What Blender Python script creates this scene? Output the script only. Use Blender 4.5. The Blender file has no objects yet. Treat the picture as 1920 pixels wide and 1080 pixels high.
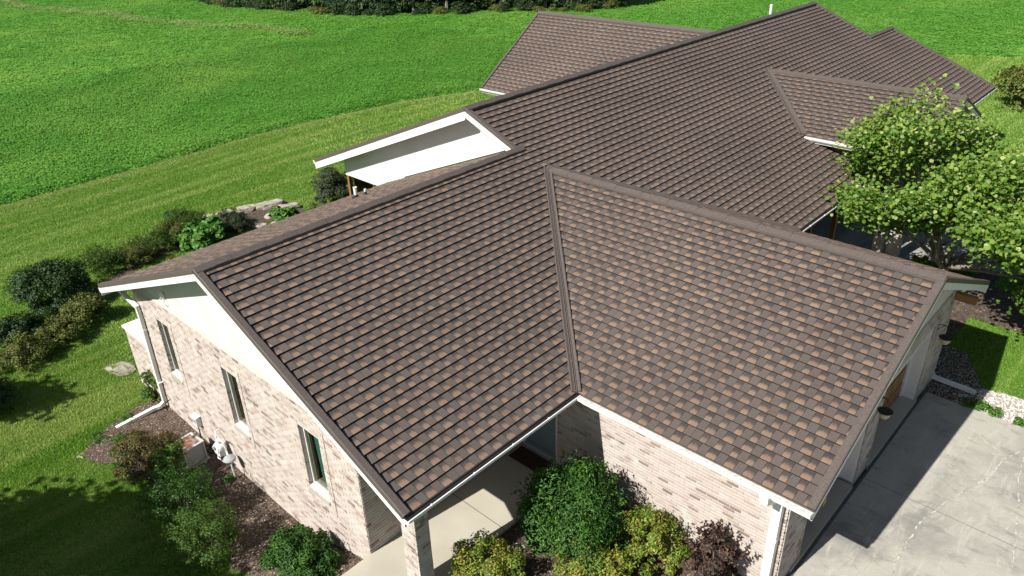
import bpy, math, random
import numpy as np
from mathutils import Vector, Matrix
R = random.Random(7); NR = np.random.default_rng(7)
S = bpy.context.scene
C = S.collection
# ------------------------------------------------------------------ camera, sky, sun, exposure
YAW, PITCH, ROLL, F = 0.76290394, 0.50031947, -0.03164263, 1415.66
CAM = Vector((8.32718726, -10.64904369, 10.00126381))
fw = Vector((-math.sin(YAW) * math.cos(PITCH), math.cos(YAW) * math.cos(PITCH), -math.sin(PITCH)))
rt = fw.cross(Vector((0, 0, 1))).normalized(); up = rt.cross(fw)
rt, up = math.cos(ROLL) * rt + math.sin(ROLL) * up, -math.sin(ROLL) * rt + math.cos(ROLL) * up
cd = bpy.data.cameras.new('camera'); cam = bpy.data.objects.new('camera', cd); C.objects.link(cam)
cam.matrix_world = Matrix.Translation(CAM) @ Matrix((rt, up, -fw)).transposed().to_4x4()
cd.sensor_width = 36; cd.lens = F / 1920 * 36; cd.clip_end = 2000; S.camera = cam
SUN = Vector((-0.15, -1.04, 1.0)).normalized()
W = bpy.data.worlds.new('World'); S.world = W; W.use_nodes = True
nt = W.node_tree; bg = nt.nodes['Background']; sky = nt.nodes.new('ShaderNodeTexSky')
sky.sky_type = 'NISHITA'; sky.sun_disc = False
sky.sun_elevation = math.asin(SUN.z); sky.sun_rotation = math.atan2(SUN.x, SUN.y)
nt.links.new(sky.outputs[0], bg.inputs[0]); bg.inputs[1].default_value = 0.05
sl = bpy.data.lights.new('sun', 'SUN'); so = bpy.data.objects.new('sun', sl); C.objects.link(so)
sl.energy = 4.9; sl.angle = math.radians(0.5); sl.color = (1, .96, .9)
so.rotation_euler = SUN.to_track_quat('Z', 'Y').to_euler(); so.location = (0, -20, 30)
S.view_settings.view_transform = 'Standard'; S.view_settings.look = 'None'
S.view_settings.exposure = 0.6; S.view_settings.gamma = 1; S.view_settings.use_curve_mapping = False

# ------------------------------------------------------------------ materials
def mat(name, col, rough=.8, col2=None, scale=4., detail=4., bump=0., bscale=40., stretch=(1, 1, 1), lo=.35, hi=.65,
        ramp=None, attr=None, trans=0., metallic=0., spec=.3):
    m = bpy.data.materials.new(name); m.use_nodes = True; n = m.node_tree.nodes; l = m.node_tree.links
    b = n['Principled BSDF']; b.inputs['Roughness'].default_value = rough; b.inputs['Metallic'].default_value = metallic
    b.inputs['Specular IOR Level'].default_value = spec
    tc = n.new('ShaderNodeTexCoord'); mp = n.new('ShaderNodeMapping'); mp.inputs['Scale'].default_value = stretch
    l.new(tc.outputs['Object'], mp.inputs[0])
    out = None
    if attr:
        a = n.new('ShaderNodeAttribute'); a.attribute_name = attr
        r = n.new('ShaderNodeValToRGB'); l.new(a.outputs['Fac'], r.inputs[0])
        while len(r.color_ramp.elements) < len(ramp): r.color_ramp.elements.new(.5)
        for e, (p, c) in zip(r.color_ramp.elements, ramp): e.position = p; e.color = (*c, 1)
        out = r.outputs[0]
    if col2:
        t = n.new('ShaderNodeTexNoise'); t.inputs['Scale'].default_value = scale; t.inputs['Detail'].default_value = detail
        l.new(mp.outputs[0], t.inputs['Vector'])
        mr = n.new('ShaderNodeMapRange'); mr.inputs[1].default_value = lo; mr.inputs[2].default_value = hi
        l.new(t.outputs[0], mr.inputs[0])
        mx = n.new('ShaderNodeMix'); mx.data_type = 'RGBA'; l.new(mr.outputs[0], mx.inputs[0])
        if out: l.new(out, mx.inputs[6])
        else: mx.inputs[6].default_value = (*col, 1)
        mx.inputs[7].default_value = (*col2, 1); out = mx.outputs[2]
    if out: l.new(out, b.inputs['Base Color'])
    else: b.inputs['Base Color'].default_value = (*col, 1)
    if bump:
        t2 = n.new('ShaderNodeTexNoise'); t2.inputs['Scale'].default_value = bscale; t2.inputs['Detail'].default_value = 5
        l.new(mp.outputs[0], t2.inputs['Vector'])
        bp = n.new('ShaderNodeBump'); bp.inputs['Strength'].default_value = bump; bp.inputs['Distance'].default_value = .02
        l.new(t2.outputs[0], bp.inputs['Height']); l.new(bp.outputs[0], b.inputs['Normal'])
    if trans:
        tr = n.new('ShaderNodeBsdfTranslucent'); ms = n.new('ShaderNodeMixShader'); ms.inputs[0].default_value = trans
        l.new(out, tr.inputs[0]) if out else None
        if not out: tr.inputs[0].default_value = (*col, 1)
        l.new(b.outputs[0], ms.inputs[1]); l.new(tr.outputs[0], ms.inputs[2])
        l.new(ms.outputs[0], n['Material Output'].inputs[0])
    return m

def shingle_mat():
    m = bpy.data.materials.new('stone_coated_shingle'); m.use_nodes = True; n = m.node_tree.nodes; l = m.node_tree.links
    b = n['Principled BSDF']; b.inputs['Roughness'].default_value = .72; b.inputs['Specular IOR Level'].default_value = .35
    def at(s):
        a = n.new('ShaderNodeAttribute'); a.attribute_name = s; return a.outputs['Fac']
    tone, bl = at('tone'), at('blend')
    uv = n.new('ShaderNodeUVMap'); sp = n.new('ShaderNodeSeparateXYZ'); l.new(uv.outputs[0], sp.inputs[0])
    def ramp(fac, els):
        r = n.new('ShaderNodeValToRGB'); l.new(fac, r.inputs[0])
        while len(r.color_ramp.elements) < len(els): r.color_ramp.elements.new(.5)
        for e, (p, c) in zip(r.color_ramp.elements, els): e.position = p; e.color = (*c, 1)
        return r.outputs[0]
    def math_(op, a, b2, c=None):
        x = n.new('ShaderNodeMath'); x.operation = op
        for i, v in enumerate((a, b2) if c is None else (a, b2, c)):
            if isinstance(v, (int, float)): x.inputs[i].default_value = v
            else: l.new(v, x.inputs[i])
        return x.outputs[0]
    def mix(f, a, b2):
        x = n.new('ShaderNodeMix'); x.data_type = 'RGBA'
        for i, v in ((0, f), (6, a), (7, b2)):
            if isinstance(v, (int, float)): x.inputs[i].default_value = v
            elif isinstance(v, tuple): x.inputs[i].default_value = (*v, 1)
            else: l.new(v, x.inputs[i])
        return x.outputs[2]
    plain = ramp(tone, [(0, (.098, .081, .070)), (.35, (.106, .083, .072)), (.7, (.114, .089, .080)), (1, (.098, .084, .075))])
    dark = ramp(tone, [(0, (.052, .045, .044)), (1, (.068, .057, .053))])
    tan = ramp(tone, [(0, (.222, .150, .106)), (.5, (.196, .129, .092)), (.8, (.234, .162, .112)), (1, (.178, .120, .090))])
    # granule blend: tan at the butt fading with a streaky edge to dark granules up the tab
    mp = n.new('ShaderNodeMapping'); mp.inputs['Scale'].default_value = (14, 2.2, 1); l.new(uv.outputs[0], mp.inputs[0])
    no = n.new('ShaderNodeTexNoise'); no.noise_dimensions = '4D'; no.inputs['Scale'].default_value = 1; no.inputs['Detail'].default_value = 3
    l.new(mp.outputs[0], no.inputs['Vector']); l.new(math_('MULTIPLY', tone, 91.), no.inputs['W'])
    cx = math_('ABSOLUTE', math_('SUBTRACT', sp.outputs[0], .5), 0)
    h = math_('ADD', sp.outputs[1], math_('MULTIPLY', math_('SUBTRACT', no.outputs[0], .5), .75))
    h = math_('ADD', h, math_('MULTIPLY', math_('POWER', cx, 3), .9))
    mr = n.new('ShaderNodeMapRange'); mr.interpolation_type = 'SMOOTHSTEP'; l.new(h, mr.inputs[0])
    mr.inputs[1].default_value = .30; mr.inputs[2].default_value = .72
    bc = mix(mr.outputs[0], tan, dark)
    col = mix(bl, plain, bc)
    tc = n.new('ShaderNodeTexCoord')
    g = n.new('ShaderNodeTexNoise'); g.inputs['Scale'].default_value = 85; g.inputs['Detail'].default_value = 2; l.new(tc.outputs['Object'], g.inputs['Vector'])
    big = n.new('ShaderNodeTexNoise'); big.inputs['Scale'].default_value = .35; big.inputs['Detail'].default_value = 3; l.new(tc.outputs['Object'], big.inputs['Vector'])
    k = math_('MULTIPLY', math_('ADD', .45, math_('MULTIPLY', g.outputs[0], 1.1)), math_('ADD', .72, math_('MULTIPLY', big.outputs[0], .56)))
    vm = n.new('ShaderNodeVectorMath'); vm.operation = 'SCALE'; l.new(col, vm.inputs[0]); l.new(k, vm.inputs['Scale'])
    gro = n.new('ShaderNodeMapRange'); l.new(cx, gro.inputs[0]); gro.inputs[1].default_value = .475; gro.inputs[2].default_value = .49
    fin = mix(math_('MULTIPLY', gro.outputs[0], .55), vm.outputs[0], (.03, .026, .025))
    l.new(fin, b.inputs['Base Color'])
    bp = n.new('ShaderNodeBump'); bp.inputs['Strength'].default_value = .35; bp.inputs['Distance'].default_value = .004
    l.new(g.outputs[0], bp.inputs['Height']); l.new(bp.outputs[0], b.inputs['Normal'])
    return m

def brick_mat():
    m = mat('tumbled_brick', (.5, .4, .35), .9, attr='tone', ramp=[(0, (.50, .44, .39)), (.45, (.45, .38, .335)), (.70, (.39, .315, .27)), (.84, (.32, .25, .21)), (1, (.20, .15, .13))],
            col2=(.54, .51, .465), scale=3.2, detail=12, lo=.46, hi=.72, bump=.5, bscale=60)
    return m

def concrete_mat():
    m = bpy.data.materials.new('weathered_concrete'); m.use_nodes = True; n = m.node_tree.nodes; l = m.node_tree.links
    b = n['Principled BSDF']; b.inputs['Roughness'].default_value = .9; b.inputs['Specular IOR Level'].default_value = .2
    tc = n.new('ShaderNodeTexCoord'); prev = None
    for (sc, st, rz, c1, c2, lo, hi, k, det, dist) in ((.30, (1, .6, 1), .5, (.42, .40, .345), (.20, .20, .18), .40, .60, .95, 8, 1.2), (1.5, (2.6, .5, 1), -.5, None, (.52, .50, .44), .54, .74, .8, 10, 1.5),
                                      (2.6, (.6, 1.5, 1), .3, None, (.15, .15, .135), .54, .78, .75, 10, .8), (34, (1, 1, 1), 0, None, (.23, .22, .195), .50, .72, .5, 4, 0)):
        mp = n.new('ShaderNodeMapping'); mp.inputs['Scale'].default_value = st; mp.inputs['Rotation'].default_value = (0, 0, rz); l.new(tc.outputs['Object'], mp.inputs[0])
        t = n.new('ShaderNodeTexNoise'); t.inputs['Scale'].default_value = sc; t.inputs['Detail'].default_value = det; t.inputs['Roughness'].default_value = .62; t.inputs['Distortion'].default_value = dist; l.new(mp.outputs[0], t.inputs['Vector'])
        r = n.new('ShaderNodeMapRange'); r.inputs[1].default_value = lo; r.inputs[2].default_value = hi; r.inputs[4].default_value = k; l.new(t.outputs[0], r.inputs[0])
        x = n.new('ShaderNodeMix'); x.data_type = 'RGBA'; l.new(r.outputs[0], x.inputs[0]); x.inputs[7].default_value = (*c2, 1)
        if prev: l.new(prev, x.inputs[6])
        else: x.inputs[6].default_value = (*c1, 1)
        prev = x.outputs[2]
    l.new(prev, b.inputs['Base Color'])
    bp = n.new('ShaderNodeBump'); bp.inputs['Strength'].default_value = .4; bp.inputs['Distance'].default_value = .02; l.new(t.outputs[0], bp.inputs['Height']); l.new(bp.outputs[0], b.inputs['Normal'])
    return m
M = dict(
 shingle=shingle_mat(),
 butt=mat('shingle_butt_edge', (.040, .030, .025), .9),
 trim=mat('brown_roof_trim', (.080, .064, .056), .6, (.115, .094, .083), 30, bump=.25, bscale=120, spec=.4),
 deck=mat('roof_deck', (.03, .026, .024), .9),
 white=mat('white_painted_metal', (.78, .78, .76), .4, (.70, .70, .68), 3, spec=.5),
 guard_w=mat('off_white_gutter_guard', (.62, .61, .56), .5, (.45, .44, .40), 14, lo=.45, hi=.7),
 guard_d=mat('black_gutter_guard', (.012, .012, .012), .8),
 soffit=mat('soffit', (.55, .55, .54), .7),
 stucco=mat('cream_stucco', (.64, .63, .595), .9, (.60, .585, .54), 1.3, 6, bump=.25, bscale=90),
 ledge=mat('cream_ledge', (.50, .48, .43), .9, (.44, .42, .37), 2, 8, bump=.3),
 stuccof=mat('grey_stucco', (.60, .58, .55), .9, (.52, .49, .45), 1.3, 8, bump=.4, bscale=60),
 brick=brick_mat(),
 mortar=mat('mortar', (.60, .575, .53), .95, (.53, .50, .455), 6, 8, bump=.5, bscale=80),
 stone=mat('limestone_sill', (.40, .39, .35), .85, (.33, .32, .29), 9, bump=.3),
 glass=None,
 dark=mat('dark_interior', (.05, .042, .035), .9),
 wood=mat('stained_oak', (.30, .16, .06), .5, (.22, .11, .035), 3, 6, stretch=(1, 1, 14), bump=.2, bscale=30),
 wood2=mat('interior_oak_stool', (.42, .31, .16), .6, (.26, .18, .09), 12),
 woodd=mat('dark_wood_door', (.26, .15, .055), .5, (.19, .105, .035), 3, 6, stretch=(1, 8, 1)),
 teal=mat('teal_curtain', (.16, .42, .34), .85, (.12, .34, .28), 5, trans=.2),
 door=mat('grey_door_paint', (.20, .24, .26), .5),
 conc=concrete_mat(),
 slab=mat('porch_concrete', (.46, .43, .35), .85, (.40, .37, .30), .9, 7, bump=.15, bscale=70),
 crack=mat('pale_crack_filler', (.54, .52, .45), .95, (.26, .26, .23), 9, lo=.44, hi=.60),
 joint=mat('concrete_joint', (.10, .10, .09), .95),
 mulch=mat('mulch_soil', (.115, .095, .072), 1, (.06, .038, .028), 7, 10, bump=1., bscale=45),
 chip=mat('mulch_chips', (.2, .1, .1), 1, attr='tone', ramp=[(0, (.06, .040, .030)), (.6, (.155, .115, .085)), (.9, (.26, .20, .15)), (1, (.42, .36, .30))]),
 gravel=mat('white_gravel', (.6, .6, .6), .9, attr='tone', ramp=[(0, (.30, .26, .23)), (.4, (.56, .52, .47)), (1, (.78, .76, .72))]),
 rock=mat('pale_limestone', (.42, .385, .31), .95, (.25, .22, .17), 3.5, 9, bump=.9, bscale=14),
 lawn=mat('lawn_ground', (.060, .135, .012), 1, (.10, .175, .025), .5, 6, stretch=(2.2, .22, 1), lo=.38, hi=.62, bump=.6, bscale=30),
 blade=mat('grass_blades', (.1, .2, .02), .8, attr='tone', ramp=[(0, (.115, .24, .020)), (.5, (.20, .38, .040)), (.85, (.25, .43, .065)), (1, (.38, .45, .15))], col2=(.36, .47, .12), scale=.62, stretch=(2.3, .16, 1), lo=.42, hi=.62, trans=.3),
 field=mat('field_ground', (.10, .26, .028), 1, (.125, .29, .035), .3, 6, bump=.6, bscale=9),
 crop=mat('crop_leaves', (.1, .2, .02), .7, attr='tone', ramp=[(0, (.078, .23, .024)), (.5, (.112, .315, .034)), (.85, (.140, .36, .045)), (1, (.26, .43, .10))], col2=(.20, .39, .06), scale=.09, detail=9, lo=.48, hi=.74, trans=.3),
 bark=mat('grey_bark', (.28, .25, .21), .95, (.16, .14, .12), 9, stretch=(1, 1, .3), bump=1, bscale=20),
 twig=mat('brown_stem', (.10, .07, .045), .95, (.16, .12, .08), 12),
 acw=mat('condenser_paint', (.52, .53, .51), .5, (.46, .46, .44), 4),
 rust=mat('rusty_grille', (.40, .34, .30), .8, (.26, .10, .06), 9, lo=.42, hi=.55),
 black=mat('black_iron', (.015, .015, .016), .5),
 meterg=mat('grey_meter_casting', (.34, .35, .36), .45),
 coco=mat('cream_pot', (.55, .50, .38), .8, (.35, .30, .2), 30),
 matbr=mat('brown_door_mat', (.045, .024, .018), 1, (.07, .04, .03), 60, bump=.5),
 redj=mat('rusty_control_joint', (.16, .07, .055), .9),
)
def leafm(name, r, trans=.3, rough=.55): return mat(name, r[0][1], rough, attr='tone', ramp=r, trans=trans, spec=.4)
L = dict(
 yew=leafm('dark_green_leaves', [(0, (.018, .065, .008)), (.6, (.045, .13, .014)), (1, (.12, .27, .03))], .25),
 gold=leafm('yellow_green_leaves', [(0, (.05, .11, .012)), (.3, (.12, .21, .02)), (.58, (.24, .30, .03)), (.76, (.40, .40, .08)), (.84, (.22, .11, .03)), (1, (.16, .06, .02))]),
 plum=leafm('plum_leaves', [(0, (.028, .016, .012)), (.6, (.062, .034, .025)), (1, (.14, .085, .05))], .15),
 dark=leafm('deep_green_leaves', [(0, (.014, .045, .008)), (.6, (.032, .082, .014)), (1, (.075, .14, .03))], .2),
 mid=leafm('mid_green_leaves', [(0, (.035, .09, .010)), (.6, (.085, .17, .02)), (1, (.19, .29, .045))]),
 bronze=leafm('bronze_leaves', [(0, (.035, .05, .010)), (.4, (.085, .10, .02)), (.75, (.17, .12, .03)), (1, (.24, .11, .035))]),
 olive=leafm('olive_leaves', [(0, (.05, .08, .012)), (.5, (.115, .155, .025)), (.85, (.23, .25, .045)), (1, (.30, .21, .07))]),
 grey=leafm('grey_green_leaves', [(0, (.02, .035, .014)), (.6, (.06, .085, .035)), (1, (.14, .16, .07))]),
 blue=leafm('blue_green_leaves', [(0, (.03, .09, .03)), (.6, (.06, .15, .055)), (1, (.10, .2, .09))]),
 bright=leafm('bright_green_leaves', [(0, (.03, .10, .012)), (.6, (.075, .21, .02)), (1, (.20, .36, .06))]),
 tree=leafm('heart_shaped_leaves', [(0, (.04, .11, .012)), (.4, (.12, .235, .028)), (.75, (.25, .37, .06)), (1, (.44, .50, .17))], .42, .5),
 wood=leafm('woodland_leaves', [(0, (.010, .030, .008)), (.6, (.028, .068, .014)), (1, (.085, .15, .02))], .2),
)
def glass_mat():
    m = bpy.data.materials.new('window_glass'); m.use_nodes = True; n = m.node_tree.nodes; l = m.node_tree.links
    n.remove(n['Principled BSDF']); g = n.new('ShaderNodeBsdfGlossy'); g.inputs['Roughness'].default_value = .03
    t = n.new('ShaderNodeBsdfTransparent'); t.inputs[0].default_value = (.75, .8, .78, 1)
    lw = n.new('ShaderNodeLayerWeight'); f = n.new('ShaderNodeMath'); f.operation = 'POWER'; f.inputs[1].default_value = 3.; l.new(lw.outputs['Facing'], f.inputs[0])
    f2 = n.new('ShaderNodeMath'); f2.operation = 'MULTIPLY_ADD'; f2.inputs[1].default_value = .3; f2.inputs[2].default_value = .05; l.new(f.outputs[0], f2.inputs[0]); x = n.new('ShaderNodeMixShader')
    l.new(f2.outputs[0], x.inputs[0]); l.new(t.outputs[0], x.inputs[1]); l.new(g.outputs[0], x.inputs[2])
    l.new(x.outputs[0], n['Material Output'].inputs[0]); return m
M['glass'] = glass_mat()

# ------------------------------------------------------------------ mesh helpers
def link(name, me, parent=None, kind=None, label=None, loc=None):
    o = bpy.data.objects.new(name, me); C.objects.link(o)
    if parent: o.parent = parent
    if kind: o['kind'] = kind
    if label: o['label'] = label
    if loc: o.location = loc
    return o
def thing(name, label, cat, loc=(0, 0, 0), group=None, rz=0):
    o = bpy.data.objects.new(name, None); C.objects.link(o); o.location = loc; o.rotation_euler.z = rz
    o['label'] = label; o['category'] = cat; o.empty_display_size = .2
    if group: o['group'] = group
    return o
def tag(o, label, cat, group=None):
    o['label'] = label; o['category'] = cat
    if group: o['group'] = group
    return o
class MB:
    def __init__(s): s.v = []; s.f = []; s.m = []
    def add(s, vs, fs, mi=0):
        b = len(s.v); s.v += [tuple(v) for v in vs]; s.f += [tuple(b + i for i in f) for f in fs]; s.m += [mi] * len(fs)
    def box(s, x0, x1, y0, y1, z0, z1, mi=0):
        vs = [(x, y, z) for z in (z0, z1) for y in (y0, y1) for x in (x0, x1)]
        s.add(vs, [(0, 2, 3, 1), (4, 5, 7, 6), (0, 1, 5, 4), (2, 6, 7, 3), (0, 4, 6, 2), (1, 3, 7, 5)], mi)
    def extr(s, p0, p1, A, B, prof, mi=0):
        p0, p1, A, B = map(Vector, (p0, p1, A, B)); k = len(prof)
        vs = [p + a * A + b * B for p in (p0, p1) for a, b in prof]
        s.add(vs, [(i, (i + 1) % k, k + (i + 1) % k, k + i) for i in range(k)] + [tuple(range(k - 1, -1, -1)), tuple(range(k, 2 * k))], mi)
    def rect(s, p0, p1, A, B, a0, a1, b0, b1, mi=0): s.extr(p0, p1, A, B, [(a0, b0), (a1, b0), (a1, b1), (a0, b1)], mi)
    def tube(s, pts, r, k=8, mi=0):
        pts = [Vector(p) for p in pts]; rings = []
        rr = r if isinstance(r, (list, tuple)) else [r] * len(pts)
        for i, p in enumerate(pts):
            d = (pts[min(i + 1, len(pts) - 1)] - pts[max(i - 1, 0)]).normalized()
            a = d.cross(Vector((0, 0, 1)) if abs(d.z) < .9 else Vector((1, 0, 0))).normalized(); b = d.cross(a)
            rings.append([p + rr[i] * (math.cos(2 * math.pi * j / k) * a + math.sin(2 * math.pi * j / k) * b) for j in range(k)])
        vs = [q for r_ in rings for q in r_]; fs = []
        for i in range(len(pts) - 1):
            for j in range(k): fs.append((i * k + j, i * k + (j + 1) % k, (i + 1) * k + (j + 1) % k, (i + 1) * k + j))
        fs += [tuple(range(k - 1, -1, -1)), tuple(range((len(pts) - 1) * k, len(pts) * k))]
        s.add(vs, fs, mi)
    def prism(s, poly, dn, mi=0):
        """poly: 3D points, extruded by vector dn"""
        k = len(poly); d = Vector(dn); vs = [Vector(p) for p in poly] + [Vector(p) + d for p in poly]
        s.add(vs, [tuple(range(k)), tuple(range(2 * k - 1, k - 1, -1))] + [(i, k + i, k + (i + 1) % k, (i + 1) % k) for i in range(k)], mi)
    def lathe(s, c, prof, k=16, mi=0, ax='z'):
        vs = []
        for r, z in prof:
            for j in range(k):
                a = 2 * math.pi * j / k; q = (r * math.cos(a), r * math.sin(a), z)
                if ax == 'y': q = (q[0], q[2], q[1])
                vs.append((c[0] + q[0], c[1] + q[1], c[2] + q[2]))
        fs = [(i * k + j, i * k + (j + 1) % k, (i + 1) * k + (j + 1) % k, (i + 1) * k + j) for i in range(len(prof) - 1) for j in range(k)]
        fs += [tuple(range(k - 1, -1, -1)), tuple(range((len(prof) - 1) * k, len(prof) * k))]
        s.add(vs, fs, mi)
    def build(s, name, mats, parent=None, kind=None, label=None, smooth=False, loc=None, recalc=True):
        me = bpy.data.meshes.new(name); me.from_pydata(s.v, [], s.f)
        for m in (mats if isinstance(mats, (list, tuple)) else [mats]): me.materials.append(m)
        me.polygons.foreach_set('material_index', s.m)
        if recalc:
            import bmesh
            bm = bmesh.new(); bm.from_mesh(me); bmesh.ops.recalc_face_normals(bm, faces=bm.faces); bm.to_mesh(me); bm.free()
        if smooth: me.polygons.foreach_set('use_smooth', [True] * len(me.polygons))
        me.update(); return link(name, me, parent, kind, label, loc)
def box(name, m, parent, *a, **k):
    b = MB(); b.box(*a); return b.build(name, m, parent, **k)
def np_mesh(name, V, F_, m, tone=None, smooth=False):
    """V (n,3); F_ (k,c) equal sized faces; tone per face"""
    me = bpy.data.meshes.new(name); k, c = F_.shape
    me.vertices.add(len(V)); me.vertices.foreach_set('co', np.ascontiguousarray(V, np.float32).ravel())
    me.loops.add(k * c); me.loops.foreach_set('vertex_index', np.ascontiguousarray(F_, np.int32).ravel())
    me.polygons.add(k); me.polygons.foreach_set('loop_start', np.arange(0, k * c, c, dtype=np.int32))
    me.update(calc_edges=True)
    me.materials.append(m)
    if tone is not None:
        a = me.attributes.new('tone', 'FLOAT', 'FACE'); a.data.foreach_set('value', np.ascontiguousarray(tone, np.float32))
    if smooth: me.polygons.foreach_set('use_smooth', [True] * k)
    return me

def smooth01(a, b, x):
    t = np.clip((x - a) / (b - a), 0, 1); return t * t * (3 - 2 * t)
def ground_z(x, y):
    x = np.asarray(x, float); y = np.asarray(y, float)
    z = -4.22 + 1.07 * smooth01(-5.6, -.9, x)
    z = z - .35 * smooth01(-14, -24, x) * (1 - smooth01(-40, -60, x)) + .12 * np.sin(x * .21 + y * .13) * smooth01(2, -16, x)
    return z
def gz(x, y): return float(ground_z(x, y))
def field_edge(y): return np.interp(y, [-60, -2, 13, 18, 24, 30, 45, 61.5, 63.5, 66], [-37.4, -37.4, -37.3, -36.7, -35.8, -34, -26, -9.2, -4, 60])

# ------------------------------------------------------------------ GROUND
def sheet(name, xs, ys, m, dz=0., mask=None, kind='structure', zf=ground_z):
    X, Y = np.meshgrid(xs, ys); Z = zf(X, Y) + dz
    V = np.stack([X, Y, Z], -1).reshape(-1, 3); nx = len(xs)
    I, J = np.meshgrid(np.arange(nx - 1), np.arange(len(ys) - 1)); a = (J * nx + I).ravel()
    Fq = np.stack([a, a + 1, a + nx + 1, a + nx], -1)
    if mask is not None:
        cx = V[Fq].mean(1); Fq = Fq[mask(cx[:, 0], cx[:, 1])]
    return link(name, np_mesh(name, V, Fq, m, smooth=True), None, kind)
xs = np.concatenate([[-900, -600, -400, -260], np.linspace(-180, -42, 60), np.linspace(-40, 12, 105), [14, 18, 24, 34, 60, 120, 300, 700]])
ys = np.concatenate([[-300, -120, -60], np.linspace(-40, 70, 150), np.linspace(73, 160, 25), [220, 320, 500, 900]])
sheet('lawn', xs, ys, M['lawn'])
# the crop field sits a little higher than the mown lawn, its ragged edge following the mowing line
def fieldz(x, y): return ground_z(x, y) + np.where(y > 50, .04, .16) * np.clip((field_edge(y) - x) / .5, -1, 1)
fx = np.concatenate([[-900, -500, -260], np.linspace(-200, -60, 40), np.linspace(-58, -33, 110), np.linspace(-32, 60, 50), [120, 400, 700]])
fy = np.concatenate([[-300, -60], np.linspace(-50, 80, 140), np.linspace(84, 200, 20), [400, 900]])
sheet('crop_field', fx, fy, M['field'], 0, mask=lambda x, y: x < field_edge(y) + .6, zf=fieldz)

def poly_sheet(name, pts, m, z, kind='structure', thick=.1, parent=None, label=None):
    b = MB(); b.prism([(x, y, z) for x, y in pts], (0, 0, -thick)); return b.build(name, m, parent, kind, label)
DR_Z = -3.03
drive = poly_sheet('driveway', [(4.86, -9), (30, -9), (30, 9.64), (4.86, 9.6)], M['conc'], DR_Z, thick=.2)
court = poly_sheet('courtyard_paving', [(-2.3, 11.3), (2.2, 11.3), (2.4, 17.4), (6, 19.8), (16, 23.5), (16, 29), (1.5, 27), (-2.3, 24)], M['conc'], -3.07, thick=.2)
def strip(name, pts, w, m, z, parent, jag=0.):
    b = MB(); out = []
    for i in range(len(pts) - 1):
        n_ = max(2, int(math.dist(pts[i], pts[i + 1]) / .07)) if jag else 2
        for k in range(n_ if i < len(pts) - 2 else n_ + 1):
            t = k / n_; out.append((pts[i][0] * (1 - t) + pts[i + 1][0] * t, pts[i][1] * (1 - t) + pts[i + 1][1] * t))
    if not jag: out = list(pts)
    vs = []
    for i, p in enumerate(out):
        q0 = out[max(0, i - 1)]; q1 = out[min(len(out) - 1, i + 1)]; dx, dy = q1[0] - q0[0], q1[1] - q0[1]; L_ = math.hypot(dx, dy) or 1
        nx_, ny_ = -dy / L_, dx / L_; ox = R.uniform(-jag, jag); ww = w * (R.uniform(.15, 1.6) if jag else 1)
        vs += [(p[0] + nx_ * (ww / 2 + ox), p[1] + ny_ * (ww / 2 + ox), z), (p[0] - nx_ * (ww / 2 - ox), p[1] - ny_ * (ww / 2 - ox), z)]
    b.add(vs, [(2 * i, 2 * i + 1, 2 * i + 3, 2 * i + 2) for i in range(len(out) - 1)])
    return b.build(name, m, parent, recalc=False)
for c, w in (([(8.5, 9.6), (7.51, 8.65), (7.21, 7.89), (7.14, 7.0), (6.77, 5.98), (6.57, 5.23), (6.38, 4.42), (6.37, 3.58), (6.36, 2.98), (6.46, 2.52), (6.3, 1.2)], .026),
             ([(7.5, 8.66), (7.59, 8.28), (7.66, 7.34), (7.89, 6.39), (8.05, 5.46), (8.28, 4.13), (8.4, 2.5)], .022),
             ([(5.73, 8.95), (6.17, 8.83), (6.74, 8.34), (7.15, 8.15)], .018), ([(5.56, 6.88), (5.85, 6.89), (6.16, 6.9), (6.51, 6.71), (6.93, 6.7)], .02),
             ([(6.67, 8.14), (7.05, 8.07), (7.47, 7.79)], .014), ([(5.79, 4.28), (6.11, 4.39), (6.27, 4.42)], .014), ([(5.9, 7.9), (6.3, 7.8), (6.9, 7.4)], .012),
             ([(5.6, 5.9), (6.1, 5.85), (6.6, 5.5)], .012)):
    strip('crack', c, w, M['crack'], DR_Z + .004, drive, .02)
strip('joint', [(4.86, 5.03), (16, 5.0)], .014, M['joint'], DR_Z + .004, drive)
strip('joint', [(10.2, -9), (10.2, 9.6)], .014, M['joint'], DR_Z + .004, drive)
strip('joint', [(4.89, -1), (4.89, 9.6)], .05, M['joint'], DR_Z + .004, drive)
strip('joint', [(0.2, 11.4), (.3, 24)], .02, M['joint'], -3.066, court)
# planting beds
def bed(name, x0, x1, y0, y1, f, m=M['mulch'], st=.18):
    return sheet(name, np.arange(x0, x1, st), np.arange(y0, y1, st), m, .03, mask=f)
def left_bed(x, y):
    lo = np.interp(x, [-13.4, -13, -12.3, -11, -9, -6, -4, -2], [-4.9, -5.9, -7.2, -6.5, -6.2, -6.1, -6.3, -6.6]); return (y > lo + .25 * np.sin(x * 5) * .4) & (y < -4.3) & (x > -13.3) & (x < -.6)
def front_bed(x, y): return (x > -.75) & (x < 4.95) & (y > -6) & (y < .6)
def gar_bed(x, y): return (x > 4.5) & (x < 5.95) & (y > 9.55) & (y < 12.6) & (x < 5.95 - .5 * (y - 11).clip(0))
def court_bed(x, y): return ((x > 3.0) & (x < 6.6) & (y > 14.9 + .0 * x) & (y < 17.6)) | ((x > 1.6) & (x < 4.6) & (y > 16.4) & (y < 20.5)) | ((x > 2.8) & (x < 4.6) & (y > 12.5) & (y < 15.5))
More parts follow.
